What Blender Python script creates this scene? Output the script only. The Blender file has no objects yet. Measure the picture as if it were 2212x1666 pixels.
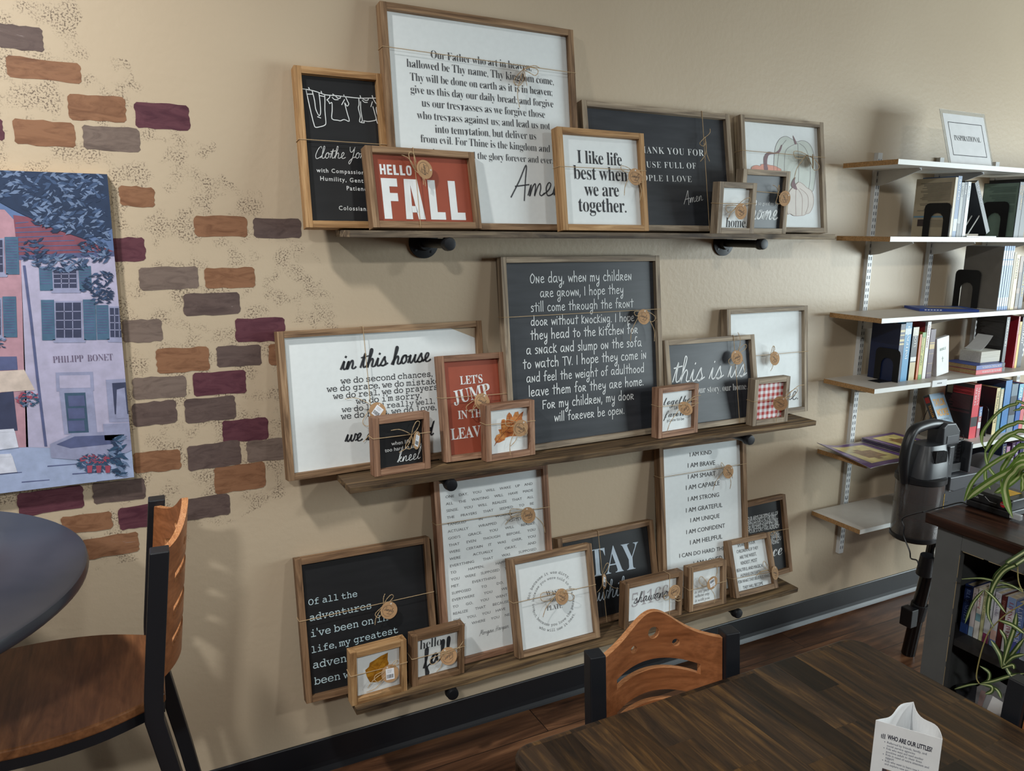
import bpy, bmesh, math, random
from mathutils import Vector, Matrix
random.seed(7)
SC = bpy.context.scene
COL = SC.collection
PI = math.pi
# ---------------------------------------------------------------- camera, world, lights
F_PX, YAW, PITCH, ROLL = 1686.19, math.radians(27.5003), math.radians(11.35287), math.radians(0.5933)
def make_camera():
    cy, sy, cp, sp = math.cos(YAW), math.sin(YAW), math.cos(PITCH), math.sin(PITCH)
    fwd = Vector((sy*cp, cy*cp, -sp)); right = Vector((cy, -sy, 0)); up = right.cross(fwd)
    r = right*math.cos(ROLL) + up*math.sin(ROLL); u = up*math.cos(ROLL) - right*math.sin(ROLL)
    cam = bpy.data.cameras.new('camera'); cam.sensor_fit = 'HORIZONTAL'; cam.sensor_width = 36
    cam.lens = F_PX/2212*36; cam.clip_start = .02
    o = bpy.data.objects.new('camera', cam); COL.objects.link(o)
    m = Matrix((r, u, -fwd)).transposed().to_4x4(); m.translation = Vector((0, -2.2, 1.68)); o.matrix_world = m
    SC.camera = o
make_camera()
SC.view_settings.view_transform = 'Standard'; SC.view_settings.look = 'None'
SC.view_settings.gamma = 1; SC.view_settings.use_curve_mapping = False
SC.view_settings.exposure = -0.32
W = bpy.data.worlds.new('world'); SC.world = W; W.use_nodes = True
W.node_tree.nodes['Background'].inputs[0].default_value = (.75, .87, 1, 1)
W.node_tree.nodes['Background'].inputs[1].default_value = .15
def area(name, loc, target, sx, sy, power, col, spread=180):
    l = bpy.data.lights.new(name, 'AREA'); l.shape = 'RECTANGLE'; l.size = sx; l.size_y = sy; l.energy = power; l.color = col
    l.spread = math.radians(spread)
    o = bpy.data.objects.new(name, l); COL.objects.link(o); o.location = loc
    o.rotation_euler = (Vector(target)-Vector(loc)).to_track_quat('-Z', 'Y').to_euler(); return o
area('ceiling_lamp_far', (-.96, -3.6, 2.98), (-.2, -2.6, 0), .2, .2, 70, (.98, 1, .97), 150)
area('ceiling_lamp_near', (-.62, -.98, 2.98), (-.30, -.45, 0), .14, .14, 34, (1, .98, .93), 140)
area('ceiling_lamp_right', (2.4, -3.6, 2.98), (2.4, -2.8, 0), .3, .3, 50, (.98, 1, .97), 150)
area('window_daylight', (5.9, -2.6, 1.45), (2.0, -.6, 1.0), 2.6, 1.5, 235, (.84, .97, 1))
# ---------------------------------------------------------------- helpers
class MB:
    def __init__(s): s.v = []; s.f = []; s.m = []
    def quad(s, pts, m=0):
        n = len(s.v); s.v += [tuple(p) for p in pts]; s.f.append(tuple(range(n, n+len(pts)))); s.m.append(m)
    def box(s, x0, x1, y0, y1, z0, z1, m=0):
        P = [(x, y, z) for z in (z0, z1) for y in (y0, y1) for x in (x0, x1)]; n = len(s.v); s.v += P
        for q in ((0, 2, 3, 1), (4, 5, 7, 6), (0, 1, 5, 4), (2, 6, 7, 3), (0, 4, 6, 2), (1, 3, 7, 5)):
            s.f.append(tuple(n+i for i in q)); s.m.append(m)
        return s
    def prism(s, pts, fn, a, b, m=0):
        """closed 2D outline extruded between depths a and b; fn(u,v,d) gives 3D"""
        n = len(s.v); k = len(pts); s.v += [tuple(fn(u, v, a)) for u, v in pts]+[tuple(fn(u, v, b)) for u, v in pts]
        s.f.append(tuple(n+i for i in range(k))[::-1]); s.f.append(tuple(n+k+i for i in range(k))); s.m += [m, m]
        for i in range(k):
            j = (i+1) % k; s.f.append((n+i, n+j, n+k+j, n+k+i)); s.m.append(m)
        return s
    def tube(s, pts, r, n=8, m=0, cap=True):
        pts = [Vector(p) for p in pts]; rr = r if isinstance(r, (list, tuple)) else [r]*len(pts)
        b = len(s.v); up = Vector((0, 0, 1)); prev = None
        for i, p in enumerate(pts):
            t = (pts[min(i+1, len(pts)-1)]-pts[max(i-1, 0)])
            t = t.normalized() if t.length > 1e-9 else Vector((0, 0, 1))
            if prev is None:
                a = up if abs(t.dot(up)) < .9 else Vector((1, 0, 0)); x = t.cross(a).normalized()
            else:
                x = (prev-t*prev.dot(t)); x = x.normalized() if x.length > 1e-6 else t.orthogonal().normalized()
            prev = x; y = t.cross(x)
            for j in range(n):
                g = 2*PI*j/n; s.v.append(tuple(p+(x*math.cos(g)+y*math.sin(g))*rr[i]))
        for i in range(len(pts)-1):
            for j in range(n):
                k = (j+1) % n; s.f.append((b+i*n+j, b+i*n+k, b+(i+1)*n+k, b+(i+1)*n+j)); s.m.append(m)
        if cap:
            s.f.append(tuple(b+j for j in range(n))[::-1]); s.f.append(tuple(b+(len(pts)-1)*n+j for j in range(n))); s.m += [m, m]
        return s
    def lathe(s, prof, c=(0, 0, 0), n=32, m=0, axis='z'):
        b = len(s.v)
        for r, h in prof:
            for j in range(n):
                g = 2*PI*j/n; p = (r*math.cos(g), r*math.sin(g), h)
                if axis == 'y': p = (p[0], -p[2], p[1])
                if axis == 'x': p = (p[2], p[0], p[1])
                s.v.append((c[0]+p[0], c[1]+p[1], c[2]+p[2]))
        for i in range(len(prof)-1):
            for j in range(n):
                k = (j+1) % n; s.f.append((b+i*n+j, b+i*n+k, b+(i+1)*n+k, b+(i+1)*n+j)); s.m.append(m)
        if prof[0][0] > 0: s.f.append(tuple(b+j for j in range(n))[::-1]); s.m.append(m)
        if prof[-1][0] > 0: s.f.append(tuple(b+(len(prof)-1)*n+j for j in range(n))); s.m.append(m)
        return s
    def add(s, verts, faces, m=0):
        n = len(s.v); s.v += verts; s.f += [tuple(n+i for i in f) for f in faces]; s.m += [m]*len(faces)
    def mesh(s, name, mats):
        me = bpy.data.meshes.new(name); me.from_pydata(s.v, [], s.f)
        for q in mats: me.materials.append(q)
        me.polygons.foreach_set('material_index', s.m); me.update(); return me
def obj(name, mb, mats, parent=None, loc=(0, 0, 0), rot=(0, 0, 0), bevel=0, smooth=False, fix=True, seg=2):
    mats = mats if isinstance(mats, (list, tuple)) else [mats]
    me = mb.mesh(name, mats) if isinstance(mb, MB) else mb
    if fix:
        bm = bmesh.new(); bm.from_mesh(me); bmesh.ops.recalc_face_normals(bm, faces=bm.faces); bm.to_mesh(me); bm.free()
    if smooth:
        me.polygons.foreach_set('use_smooth', [True]*len(me.polygons))
        try: me.set_sharp_from_angle(angle=math.radians(40))
        except Exception: pass
    o = bpy.data.objects.new(name, me); COL.objects.link(o); o.location = loc; o.rotation_euler = rot
    if parent: o.parent = parent
    if bevel:
        b = o.modifiers.new('bevel', 'BEVEL'); b.width = bevel; b.segments = seg; b.limit_method = 'ANGLE'; b.angle_limit = math.radians(50)
    return o
def tag(o, label, cat, group=None, kind=None):
    o['label'] = label; o['category'] = cat
    if group: o['group'] = group
    if kind: o['kind'] = kind
    return o
def thing(name, label, cat, loc=(0, 0, 0), rot=(0, 0, 0), group=None):
    o = bpy.data.objects.new(name, None); o.empty_display_size = .05; COL.objects.link(o); o.location = loc; o.rotation_euler = rot
    return tag(o, label, cat, group)
def struct(name, mb, mats, **k):
    o = obj(name, mb, mats, **k); o['kind'] = 'structure'; return o
def bx(x0, x1, y0, y1, z0, z1): return MB().box(x0, x1, y0, y1, z0, z1)
def smooth_line(pts, n=6, closed=False):
    P = [Vector(p) for p in pts]; out = []
    if len(P) < 3: return P
    N = len(P)
    for i in range(N if closed else N-1):
        g = (lambda k: P[k % N]) if closed else (lambda k: P[max(0, min(N-1, k))])
        p0, p1, p2, p3 = g(i-1), g(i), g(i+1), g(i+2)
        for j in range(n):
            t = j/n; out.append(.5*((2*p1)+(p2-p0)*t+(2*p0-5*p1+4*p2-p3)*t*t+(3*p1-p0-3*p2+p3)*t**3))
    if not closed: out.append(P[-1])
    return out
# ---------------------------------------------------------------- materials
def srgb(r, g, b):
    f = lambda c: (c/255/12.92) if c/255 <= .04045 else ((c/255+.055)/1.055)**2.4
    return (f(r), f(g), f(b), 1)
MATS = {}
def nt(name):
    m = bpy.data.materials.new(name); m.use_nodes = True; t = m.node_tree
    return m, t, t.nodes['Principled BSDF']
def N(t, kind, **k):
    n = t.nodes.new(kind)
    for a, v in k.items():
        if a.startswith('i_'):
            key = a[2:]; n.inputs[int(key) if key.isdigit() else key.replace('_', ' ')].default_value = v
        else: setattr(n, a, v)
    return n
def coords(t, scale=(1, 1, 1), rnd=True, loc=(0, 0, 0)):
    c = N(t, 'ShaderNodeTexCoord'); mp = N(t, 'ShaderNodeMapping'); mp.inputs['Scale'].default_value = scale; mp.inputs['Location'].default_value = loc
    if rnd:
        oi = N(t, 'ShaderNodeObjectInfo'); ml = N(t, 'ShaderNodeMath', operation='MULTIPLY', i_1=37.0); t.links.new(oi.outputs['Random'], ml.inputs[0])
        ad = N(t, 'ShaderNodeVectorMath', operation='ADD'); t.links.new(c.outputs['Object'], ad.inputs[0]); t.links.new(ml.outputs[0], ad.inputs[1])
        t.links.new(ad.outputs[0], mp.inputs['Vector'])
    else: t.links.new(c.outputs['Object'], mp.inputs['Vector'])
    return mp.outputs[0]
def ramp(t, fac, stops, interp='LINEAR'):
    r = N(t, 'ShaderNodeValToRGB'); e = r.color_ramp.elements; r.color_ramp.interpolation = interp
    while len(e) < len(stops): e.new(.5)
    for el, (p, c) in zip(e, stops): el.position = p; el.color = c
    t.links.new(fac, r.inputs[0]); return r.outputs[0]
def mix(t, fac, a, b, mode='MIX'):
    m = N(t, 'ShaderNodeMix', data_type='RGBA', blend_type=mode)
    for s, v in ((0, fac), (6, a), (7, b)):
        if hasattr(v, 'links'): t.links.new(v, m.inputs[s])
        else: m.inputs[s].default_value = v
    return m.outputs[2]
def bump(t, b, h, strength=.2, dist=.001):
    n = N(t, 'ShaderNodeBump', i_Strength=strength, i_Distance=dist); t.links.new(h, n.inputs['Height']); t.links.new(n.outputs[0], b.inputs['Normal'])
def plain(name, col, rough=.5, metal=0, spec=.5, noise=0, alpha=1, trans=0, nscale=30, bmp=0):
    if name in MATS: return MATS[name]
    m, t, b = nt(name); c = col if len(col) == 4 else (*col, 1)
    b.inputs['Roughness'].default_value = rough; b.inputs['Metallic'].default_value = metal; b.inputs['Specular IOR Level'].default_value = spec
    b.inputs['Transmission Weight'].default_value = trans; b.inputs['Alpha'].default_value = alpha
    nz = N(t, 'ShaderNodeTexNoise', i_Scale=nscale, i_Detail=4.0); t.links.new(coords(t), nz.inputs['Vector'])
    k = noise or .04
    t.links.new(ramp(t, nz.outputs[0], [(.3, tuple(x*(1-k) for x in c[:3])+(1,)), (.7, tuple(min(1, x*(1+k)) for x in c[:3])+(1,))]), b.inputs['Base Color'])
    if bmp: bump(t, b, nz.outputs[0], bmp, .002)
    MATS[name] = m; return m
def wood(name, dark, mid, light, rough=.6, sx=3, sy=55, contrast=(.35, .52, .68), knots=False, rnd=True, bmp=.25):
    """grain runs along the object's local X"""
    if name in MATS: return MATS[name]
    m, t, b = nt(name); b.inputs['Roughness'].default_value = rough; b.inputs['Specular IOR Level'].default_value = .25
    v = coords(t, (sx, sy, sy), rnd)
    n1 = N(t, 'ShaderNodeTexNoise', i_Scale=1.0, i_Detail=6.0, i_Roughness=.62, i_Distortion=1.1); t.links.new(v, n1.inputs['Vector'])
    col = ramp(t, n1.outputs[0], [(contrast[0], dark), (contrast[1], mid), (contrast[2], light)])
    v2 = coords(t, (sx*4, sy*6, sy*6), rnd); n2 = N(t, 'ShaderNodeTexNoise', i_Scale=1.0, i_Detail=3.0); t.links.new(v2, n2.inputs['Vector'])
    col = mix(t, .35, col, ramp(t, n2.outputs[0], [(.35, (.45, .45, .45, 1)), (.6, (1, 1, 1, 1))]), 'MULTIPLY')
    if knots:
        v3 = coords(t, (6, 10, 10), rnd); n3 = N(t, 'ShaderNodeTexNoise', i_Scale=1.0, i_Detail=2.0); t.links.new(v3, n3.inputs['Vector'])
        col = mix(t, ramp(t, n3.outputs[0], [(.62, (0, 0, 0, 1)), (.72, (.8, .8, .8, 1))]), col, (dark[0]*.35, dark[1]*.35, dark[2]*.4, 1))
    t.links.new(col, b.inputs['Base Color']); bump(t, b, n1.outputs[0], bmp, .0012); MATS[name] = m; return m
def frame_wood(kind):
    a = {'warm': ((134, 98, 64), (182, 142, 98), (206, 168, 124)), 'mid': ((104, 80, 60), (148, 118, 90), (180, 150, 118)),
         'grey': ((118, 104, 90), (160, 144, 124), (192, 176, 154)), 'red': ((116, 84, 66), (160, 122, 98), (186, 150, 124)),
         'dark': ((90, 68, 50), (130, 100, 74), (158, 126, 96))}[kind]  # dark: the lowest shelf's dimmer light put into the wood colour
    return wood('stained_wood_'+kind, *[srgb(*c) for c in a])
IRON = plain('black_iron', srgb(24, 26, 31), .45, .3)
TWINE = plain('jute_twine', srgb(186, 160, 124), .9)
KRAFT = plain('kraft_card', srgb(178, 140, 102), .85, noise=.12)
INK = plain('dark_ink', srgb(44, 46, 52), .7)
INKL = plain('grey_ink', srgb(92, 92, 96), .7)
WHITE_INK = plain('white_ink', srgb(232, 236, 238), .6)
PAPER = plain('white_paper', srgb(232, 234, 236), .75)
PANEL_W = plain('white_panel', srgb(230, 236, 238), .55, noise=.02, nscale=60)
STICK = plain('white_sticker', srgb(236, 238, 244), .5)
def chalk_mat(name, a, b_, rough):
    m, t, b = nt(name); v = coords(t, (8, 60, 60)); n = N(t, 'ShaderNodeTexNoise', i_Scale=1.0, i_Detail=5.0); t.links.new(v, n.inputs['Vector'])
    t.links.new(ramp(t, n.outputs[0], [(.3, a), (.7, b_)]), b.inputs['Base Color']); b.inputs['Roughness'].default_value = rough
    b.inputs['Specular IOR Level'].default_value = .45; bump(t, b, n.outputs[0], .12, .001); return m
CHALK = chalk_mat('chalkboard_paint', srgb(46, 49, 55), srgb(58, 61, 67), .38)
BLACK_P = chalk_mat('black_panel', srgb(26, 27, 30), srgb(32, 33, 36), .45)
RUST_P = plain('rust_panel', srgb(156, 74, 52), .6, noise=.05)
D = {
'FR':{'clothe':[1.672,0.479,-0.0752,-0.0089,0.1713,0.2375,0.418],
'father':[1.672,0.7154,-0.0867,0.0154,0.1375,0.6126,0.6037],
'fall':[1.672,0.641,-0.13,0.05,0.227,0.3249,0.219],
'like':[1.672,1.2267,-0.13,0.0161,0.1633,0.3203,0.3054],
'thank':[1.672,1.3573,-0.0812,-0.0033,0.1926,0.5998,0.4035],
'pumpkin':[1.672,2.0081,-0.0685,-0.0067,0.1596,0.4045,0.406],
'sogood':[1.672,1.9368,-0.112,-0.0015,-0.0056,0.2174,0.2143],
'homesm':[1.672,1.7991,-0.155,-0.0005,-0.0072,0.1616,0.166],
'house':[0.984,0.4051,-0.0508,0.0478,0.1153,0.6279,0.4142],
'jump':[0.984,0.8657,-0.0822,-0.0192,0.1958,0.2204,0.32],
'oak':[0.984,0.981,-0.117,0.0546,0.06,0.1737,0.1737],
'kneel':[0.984,0.6336,-0.1076,0.0556,0.0313,0.1739,0.1698],
'oneday':[0.984,1.083,-0.0799,0.0253,0.1256,0.6173,0.6122],
'thisisus':[0.984,1.7063,-0.0895,-0.0023,0.1927,0.4168,0.3214],
'white':[0.984,2.0055,-0.0477,0.0081,0.1089,0.4152,0.4145],
'together':[0.984,1.6221,-0.1225,0.0645,0.0473,0.1829,0.1738],
'gingham':[0.984,2.0485,-0.1263,-0.0046,0.0128,0.1738,0.172],
'ofall':[0.314,0.4214,-0.087,-0.0249,0.1988,0.4124,0.4219],
'onewake':[0.314,0.8539,-0.094,-0.0043,0.1498,0.4065,0.6059],
'wash':[0.314,1.0851,-0.1497,-0.0042,0.2343,0.3135,0.3194],
'stay':[0.314,1.3075,-0.0777,0.0073,0.2309,0.4096,0.3241],
'shawano':[0.314,1.507,-0.1357,-0.0078,0.031,0.2523,0.1674],
'withyou':[0.314,1.7926,-0.139,-0.0305,0.0769,0.1716,0.1675],
'speak':[0.314,2.013,-0.1453,-0.0149,0.3165,0.2135,0.2139],
'arms':[0.314,2.0864,-0.0719,0.0392,0.2182,0.3086,0.3168],
'goldleaf':[0.314,0.5363,-0.1463,0.029,-0.0073,0.1717,0.1684],
'hellofall':[0.314,0.7281,-0.1321,0.0098,-0.0183,0.1732,0.1678],
'iam':[0.314,1.723,-0.0848,-0.041,0.1343,0.4005,0.6083]},
'TX':{'clothe':[['C','Clothe Yourselves','Clothe Yo',0.0419,0.1837,0.1671,0.1898],['G2','with Compassion, Kindness,','with Compassion',0.0416,0.1482,0.1699,0.1471],['G2','Humility, Gentleness, and','Humility, Gentl',0.0499,0.1265,0.1702,0.1244],['G2','Patience','Patienc',0.1188,0.1032,0.1734,0.1026],['G2','Colossians 3:12','Colossians',0.0935,0.0498,0.1753,0.049]],
'father':[['S','Our Father who art in heaven,','',0.1445,0.4744,0.4664,0.4715],['S','hallowed be Thy name, Thy kingdom come,','',0.071,0.4429,0.5424,0.4373],['S','Thy will be done on earth as it is in heaven;','',0.0787,0.4072,0.5353,0.4047],['S','give us this day our daily bread; and forgive','',0.0777,0.3737,0.5374,0.3706],['S','us our trespasses as we forgive those','',0.1081,0.3392,0.5059,0.337],['S','who trespass against us; and lead us not','',0.0921,0.305,0.5217,0.3039],['S','into temptation, but deliver us','',0.1438,0.2699,0.4706,0.2707],['S','from evil. For Thine is the kingdom and','',0.0984,0.2413,0.5176,0.2362],['S','the power and the glory forever and ever.','',0.1254,0.2052,0.5259,0.2021],['C','Amen','',0.3723,0.0982,0.5645,0.11]],
'like':[['S1','I like life','',0.0741,0.2051,0.2396,0.2036],['S1','best when','',0.0575,0.1564,0.2579,0.156],['S1','we are','',0.0935,0.1071,0.2215,0.1078],['S1','together.','',0.0685,0.0592,0.2466,0.0586]],
'thank':[['S2','THANK YOU FOR','',0.1985,0.2546,0.4858,0.2577],['S2','A HOUSE FULL OF','',0.1601,0.2066,0.4484,0.2128],['S2','PEOPLE I LOVE','',0.1802,0.1636,0.4253,0.1674],['C','Amen','',0.3839,0.0924,0.4697,0.1079]],
'sogood':[['G',"it's so good to be",'so good to be',0.0903,0.0975,0.1836,0.0982],['C2','home','ome',0.0809,0.0495,0.1889,0.0499]],
'homesm':[['S','home.','',0.0497,0.0205,0.1407,0.0206]],
'house':[['C2','in this house','',0.1715,0.2949,0.4571,0.3001],['M','we do second chances,','',0.1709,0.2557,0.4576,0.253],['M','we do grace, we do mistakes,','we do grace, we do mistak',0.1293,0.2359,0.4641,0.2299],['M','we do real, we do prayers,','we do real, we do prayers',0.146,0.2141,0.4715,0.2117],['M',"we do i'm sorry,",'',0.212,0.1931,0.417,0.1908],['M','we do loud really well,','',0.1686,0.1737,0.4599,0.1699],['M','we do hugs, we do love,','',0.1646,0.1537,0.4641,0.1501],['C2','we are blessed','',0.1701,0.0876,0.4543,0.0737]],
'jump':[['SB',"LET'S",'',0.0709,0.2293,0.1458,0.2298],['SB','JUMP','',0.0456,0.1712,0.1711,0.1881],['SB','IN THE','IN TH',0.0552,0.1252,0.1339,0.125],['SB','LEAVES','LEAV',0.0276,0.0645,0.1264,0.0658]],
'kneel':[['G','when life gets','when life',0.0588,0.0817,0.118,0.0818],['G','too hard to stand','',0.0381,0.0643,0.1516,0.0657],['C','kneel','',0.0742,0.0287,0.1519,0.0312]],
'oneday':[['H','One day, when my children','',0.1078,0.5306,0.5048,0.5316],['H','are grown, I hope they','',0.1421,0.4849,0.4694,0.4875],['H','still come through the front','',0.1058,0.4405,0.5102,0.44],['H','door without knocking. I hope','',0.1028,0.3966,0.5109,0.3925],['H','they head to the kitchen for','',0.0994,0.3524,0.524,0.351],['H','a snack and slump on the sofa','',0.0816,0.3071,0.5385,0.3051],['H','to watch TV. I hope they come in','',0.0669,0.2624,0.5554,0.2616],['H','and feel the weight of adulthood','',0.0772,0.2185,0.5442,0.2152],['H','leave them for they are home.','',0.0838,0.1731,0.5404,0.1702],['H','For my children, my door','',0.1319,0.1288,0.4969,0.1257],['H','will forever be open.','',0.1737,0.0836,0.4539,0.0801]],
'thisisus':[['C','this is us','',0.031,0.1699,0.3807,0.1692],['S','our story. our home.','',0.1369,0.1254,0.3761,0.12]],
'white':[['C','home.','',0.2271,0.0537,0.3765,0.0492]],
'together':[['K','together','',0.0351,0.1101,0.1706,0.1075],['M','is my','',0.082,0.0913,0.1231,0.0899],['K','favorite','',0.0348,0.0662,0.1593,0.0638],['M','place to be','',0.0525,0.0508,0.1305,0.0487]],
'ofall':[['M','Of all the','',0.031,0.2794,0.1761,0.2775],['M','adventures','',0.0306,0.2324,0.2158,0.2329],['M',"i've been on in",'',0.0308,0.1851,0.265,0.1869],['M','life, my greatest','',0.0293,0.1382,0.2928,0.1424],['M','adventure has','adven',0.0295,0.0919,0.1288,0.0905],['M','been with you','been w',0.0295,0.0441,0.1352,0.0421]],
'wash':[['S','WASH','',0.1278,0.1731,0.1874,0.1706],['S','THE','',0.1373,0.1511,0.1679,0.1501],['S','PLATE','',0.126,0.1263,0.1856,0.1242]],
'stay':[['S1','STAY','TAY',0.1258,0.1643,0.3405,0.158],['C','awhile','whi',0.1441,0.0758,0.2457,0.0783]],
'iam':[['G','I AM KIND','',0.1462,0.5477,0.2462,0.547],['G','I AM BRAVE','',0.1356,0.5076,0.2613,0.504],['G','I AM SMART','',0.135,0.4655,0.2623,0.4629],['G','I AM CAPABLE','',0.1244,0.4253,0.2801,0.4241],['G','I AM STRONG','',0.132,0.382,0.2763,0.3802],['G','I AM GRATEFUL','',0.1213,0.3407,0.2907,0.3384],['G','I AM UNIQUE','',0.1397,0.3012,0.276,0.299],['G','I AM CONFIDENT','',0.1198,0.2594,0.3001,0.2576],['G','I AM HELPFUL','',0.1353,0.2169,0.2862,0.2169],['G','I CAN DO HARD THINGS','I CAN DO HARD TH',0.0847,0.1757,0.2838,0.1712],['G','I AM LOVED','',0.1481,0.1331,0.283,0.1344]],
'shawano':[['C','shawano','',0.0475,0.0807,0.2012,0.0781],['S','54166','',0.0403,0.0675,0.1996,0.0693]],
'withyou':[['I','is my grey','',0.0359,0.0582,0.1041,0.0583],['I','where my','',0.038,0.043,0.1051,0.0421],['I','is with you','',0.0382,0.0261,0.1053,0.026]],
'speak':[['G3','SPEAK TO YOUR','',0.0567,0.182,0.1455,0.1816],['G3','CHILDREN AS IF THEY','',0.0478,0.1595,0.1563,0.1577],['G3','ARE THE WISEST,','',0.0583,0.1356,0.1429,0.1363],['G3','KINDEST, MOST','',0.0605,0.1135,0.1425,0.1127],['G3','BEAUTIFUL AND MAGICAL','',0.0348,0.0902,0.1689,0.0874],['G3','HUMANS ON EARTH','',0.0494,0.0693,0.1509,0.0663],['G3','FOR WHAT THEY BELIEVE IS WHAT','',0.0327,0.0475,0.1943,0.0458],['G3','THEY WILL BECOME','',0.0521,0.0223,0.1529,0.0214]],
'arms':[['G3','OUR ARMS DROPPING ALL OF','',0.0992,0.2423,0.272,0.2382],['G3','AND DOUBTS AT HIS FEET,','',0.0959,0.229,0.2619,0.2246],['G3','DO WITH EACH EXHALE MAY','',0.0959,0.2164,0.2683,0.2105],['G3','HIS PROMISE THAT YOU ARE','',0.0967,0.2047,0.2683,0.1975],['G3','YOUR STORY HAS ALREADY','',0.0973,0.1914,0.2732,0.1842],['G3','BEEN WRITTEN AND YOU MAY','',0.0938,0.1644,0.264,0.1592],['G3','REST EVEN WHERE','',0.1496,0.1511,0.2681,0.1466],['G3','HE SAYS THAT YOU','',0.1481,0.1397,0.2747,0.1336],['G3','ARE DEFENDING','',0.1625,0.1265,0.2608,0.1232],['K','grace','ce',0.2196,0.0763,0.2751,0.0743]],
'hellofall':[['S','hello','',0.0306,0.1104,0.1017,0.1076],['C2','fall','',0.0403,0.042,0.1471,0.072]],
'onewake':[['C','Morgan Harper','',0.1273,0.0744,0.2344,0.0773]]},
'TW':{'clothe':['H',[-0.0001,0.2279],[0.2267,0.2267],None,None,[]],
'father':['H',[0.0027,0.4846],[0.6115,0.4753],[0.4297,0.4676],[0.4319,0.4451,1],[[0.4746,0.459,'l'],[0.3965,0.4183,'l'],[0.4095,0.3554,'t'],[0.483,0.4757,'t']]],
'fall':['V',[0.137,0.2187],[0.1351,0.0001],[0.1363,0.1558],[0.1612,0.1592,0],[[0.0999,0.1967,'t'],[0.1597,0.1134,'t'],[0.1266,0.2049,'l'],[0.1538,0.1174,'t']]],
'like':['H',[-0.0031,0.1879],[0.3179,0.1887],[0.2654,0.1846],[0.2709,0.1661,0],[[0.2279,0.1083,'t'],[0.2854,0.0942,'t'],[0.2176,0.1932,'l'],[0.2966,0.1507,'l']]],
'thank':['V',[0.4771,0.404],[0.4741,0.0188],[0.4814,0.316],None,[[0.5041,0.3455,'t'],[0.4506,0.2327,'t'],[0.4922,0.2356,'t'],[0.4554,0.2853,'l']]],
'pumpkin':['H',[-0.0025,0.2821],[0.4046,0.277],[0.3106,0.2808],[0.3325,0.2583,1],[[0.2375,0.2796,'l'],[0.3522,0.2279,'l'],[0.2385,0.1903,'t']]],
'sogood':['H',[0.0153,0.1431],[0.2093,0.1377],[0.1617,0.1377],[0.1891,0.1215,0],[[0.1333,0.1647,'t'],[0.1577,0.1024,'l'],[0.1586,0.1656,'l']]],
'homesm':['H',[0.0007,0.0961],[0.1604,0.0992],[0.0783,0.0912],[0.0901,0.0725,0],[[0.0254,0.078,'l'],[0.1258,0.1097,'l'],[0.039,0.0461,'t']]],
'house':['V',[0.243,0.4138],[0.2561,0.0076],[0.2544,0.1849],[0.2679,0.1684,1],[[0.175,0.2127,'t'],[0.2195,0.0837,'t'],[0.2273,0.131,'l']]],
'jump':['H',[-0.0099,0.1936],[0.2188,0.1899],[0.1175,0.1834],[0.1286,0.1721,0],[[0.1465,0.2236,'t'],[0.0767,0.1515,'l'],[0.0969,0.1405,'t']]],
'oak':['H',[-0.0008,0.1156],[0.1734,0.108],[0.1107,0.1082],[0.116,0.0929,0],[[0.0805,0.0123,'t'],[0.0811,0.0405,'t'],[0.0631,0.1176,'l'],[0.1316,0.0694,'l']]],
'kneel':['H',[-0.0053,0.1116],[0.173,0.1099],[0.1152,0.1089],[0.1279,0.0928,1],[[0.0516,0.1305,'t'],[0.0736,0.0643,'t'],[0.1366,0.1478,'l'],[0.0972,0.0728,'l']]],
'oneday':['H',[0.0028,0.4271],[0.6147,0.4291],[0.5312,0.4239],[0.5343,0.4052,0],[[0.4774,0.3261,'t'],[0.5773,0.3201,'t'],[0.5785,0.3904,'l'],[0.4938,0.4169,'l']]],
'thisisus':['V',[0.3139,0.3209],[0.3139,0.0099],[0.323,0.257],[0.3156,0.241,0],[[0.3324,0.3328,'t'],[0.3488,0.185,'t'],[0.3663,0.2803,'l'],[0.2774,0.2209,'l']]],
'white':['H',[0.0651,0.2363],[0.4082,0.2361],[0.2136,0.2348],[0.2287,0.2205,0],[[0.2303,0.2676,'t'],[0.2086,0.1744,'t'],[0.2234,0.268,'l']]],
'together':['H',[-0.0019,0.1114],[0.1837,0.1054],[0.1027,0.1016],[0.1135,0.0942,0],[[0.0359,0.0213,'t'],[0.1851,0.1323,'t'],[0.1669,0.1107,'l']]],
'gingham':['H',[0.0032,0.0909],[0.177,0.0918],[0.1455,0.0912],[0.1227,0.0756,0],[[0.1112,0.0058,'t'],[0.2389,0.1358,'t'],[0.2042,0.1167,'l']]],
'ofall':['H',[-0.002,0.242],[0.4146,0.2503],[0.2496,0.2397],[0.263,0.2237,0],[[0.2182,0.1874,'t'],[0.2794,0.2665,'l'],[0.2226,0.2125,'l'],[0.2556,0.2747,'t']]],
'onewake':['H',[-0.0091,0.4612],[0.4054,0.4566],[0.3169,0.4562],[0.3187,0.4428,0],[[0.235,0.4245,'t'],[0.3792,0.3746,'t'],[0.2517,0.4624,'l']]],
'wash':['H',[-0.0072,0.1808],[0.3136,0.1795],[0.1629,0.1781],[0.1748,0.1676,0],[[0.0991,0.1155,'t'],[0.2343,0.179,'t'],[0.095,0.1834,'l'],[0.2174,0.1526,'l']]],
'stay':['V',[0.1666,0.3283],[0.1659,0.0172],[0.1648,0.1682],[0.1678,0.1463,1],[[0.2268,0.1089,'t'],[0.1347,0.1151,'t'],[0.1924,0.2058,'l']]],
'shawano':['V',[0.1894,0.1715],[0.1946,0.0053],[0.1974,0.0852],[0.2061,0.1017,0],[[0.2402,0.0601,'t'],[0.1606,0.0906,'l'],[0.2317,0.0754,'l']]],
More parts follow.
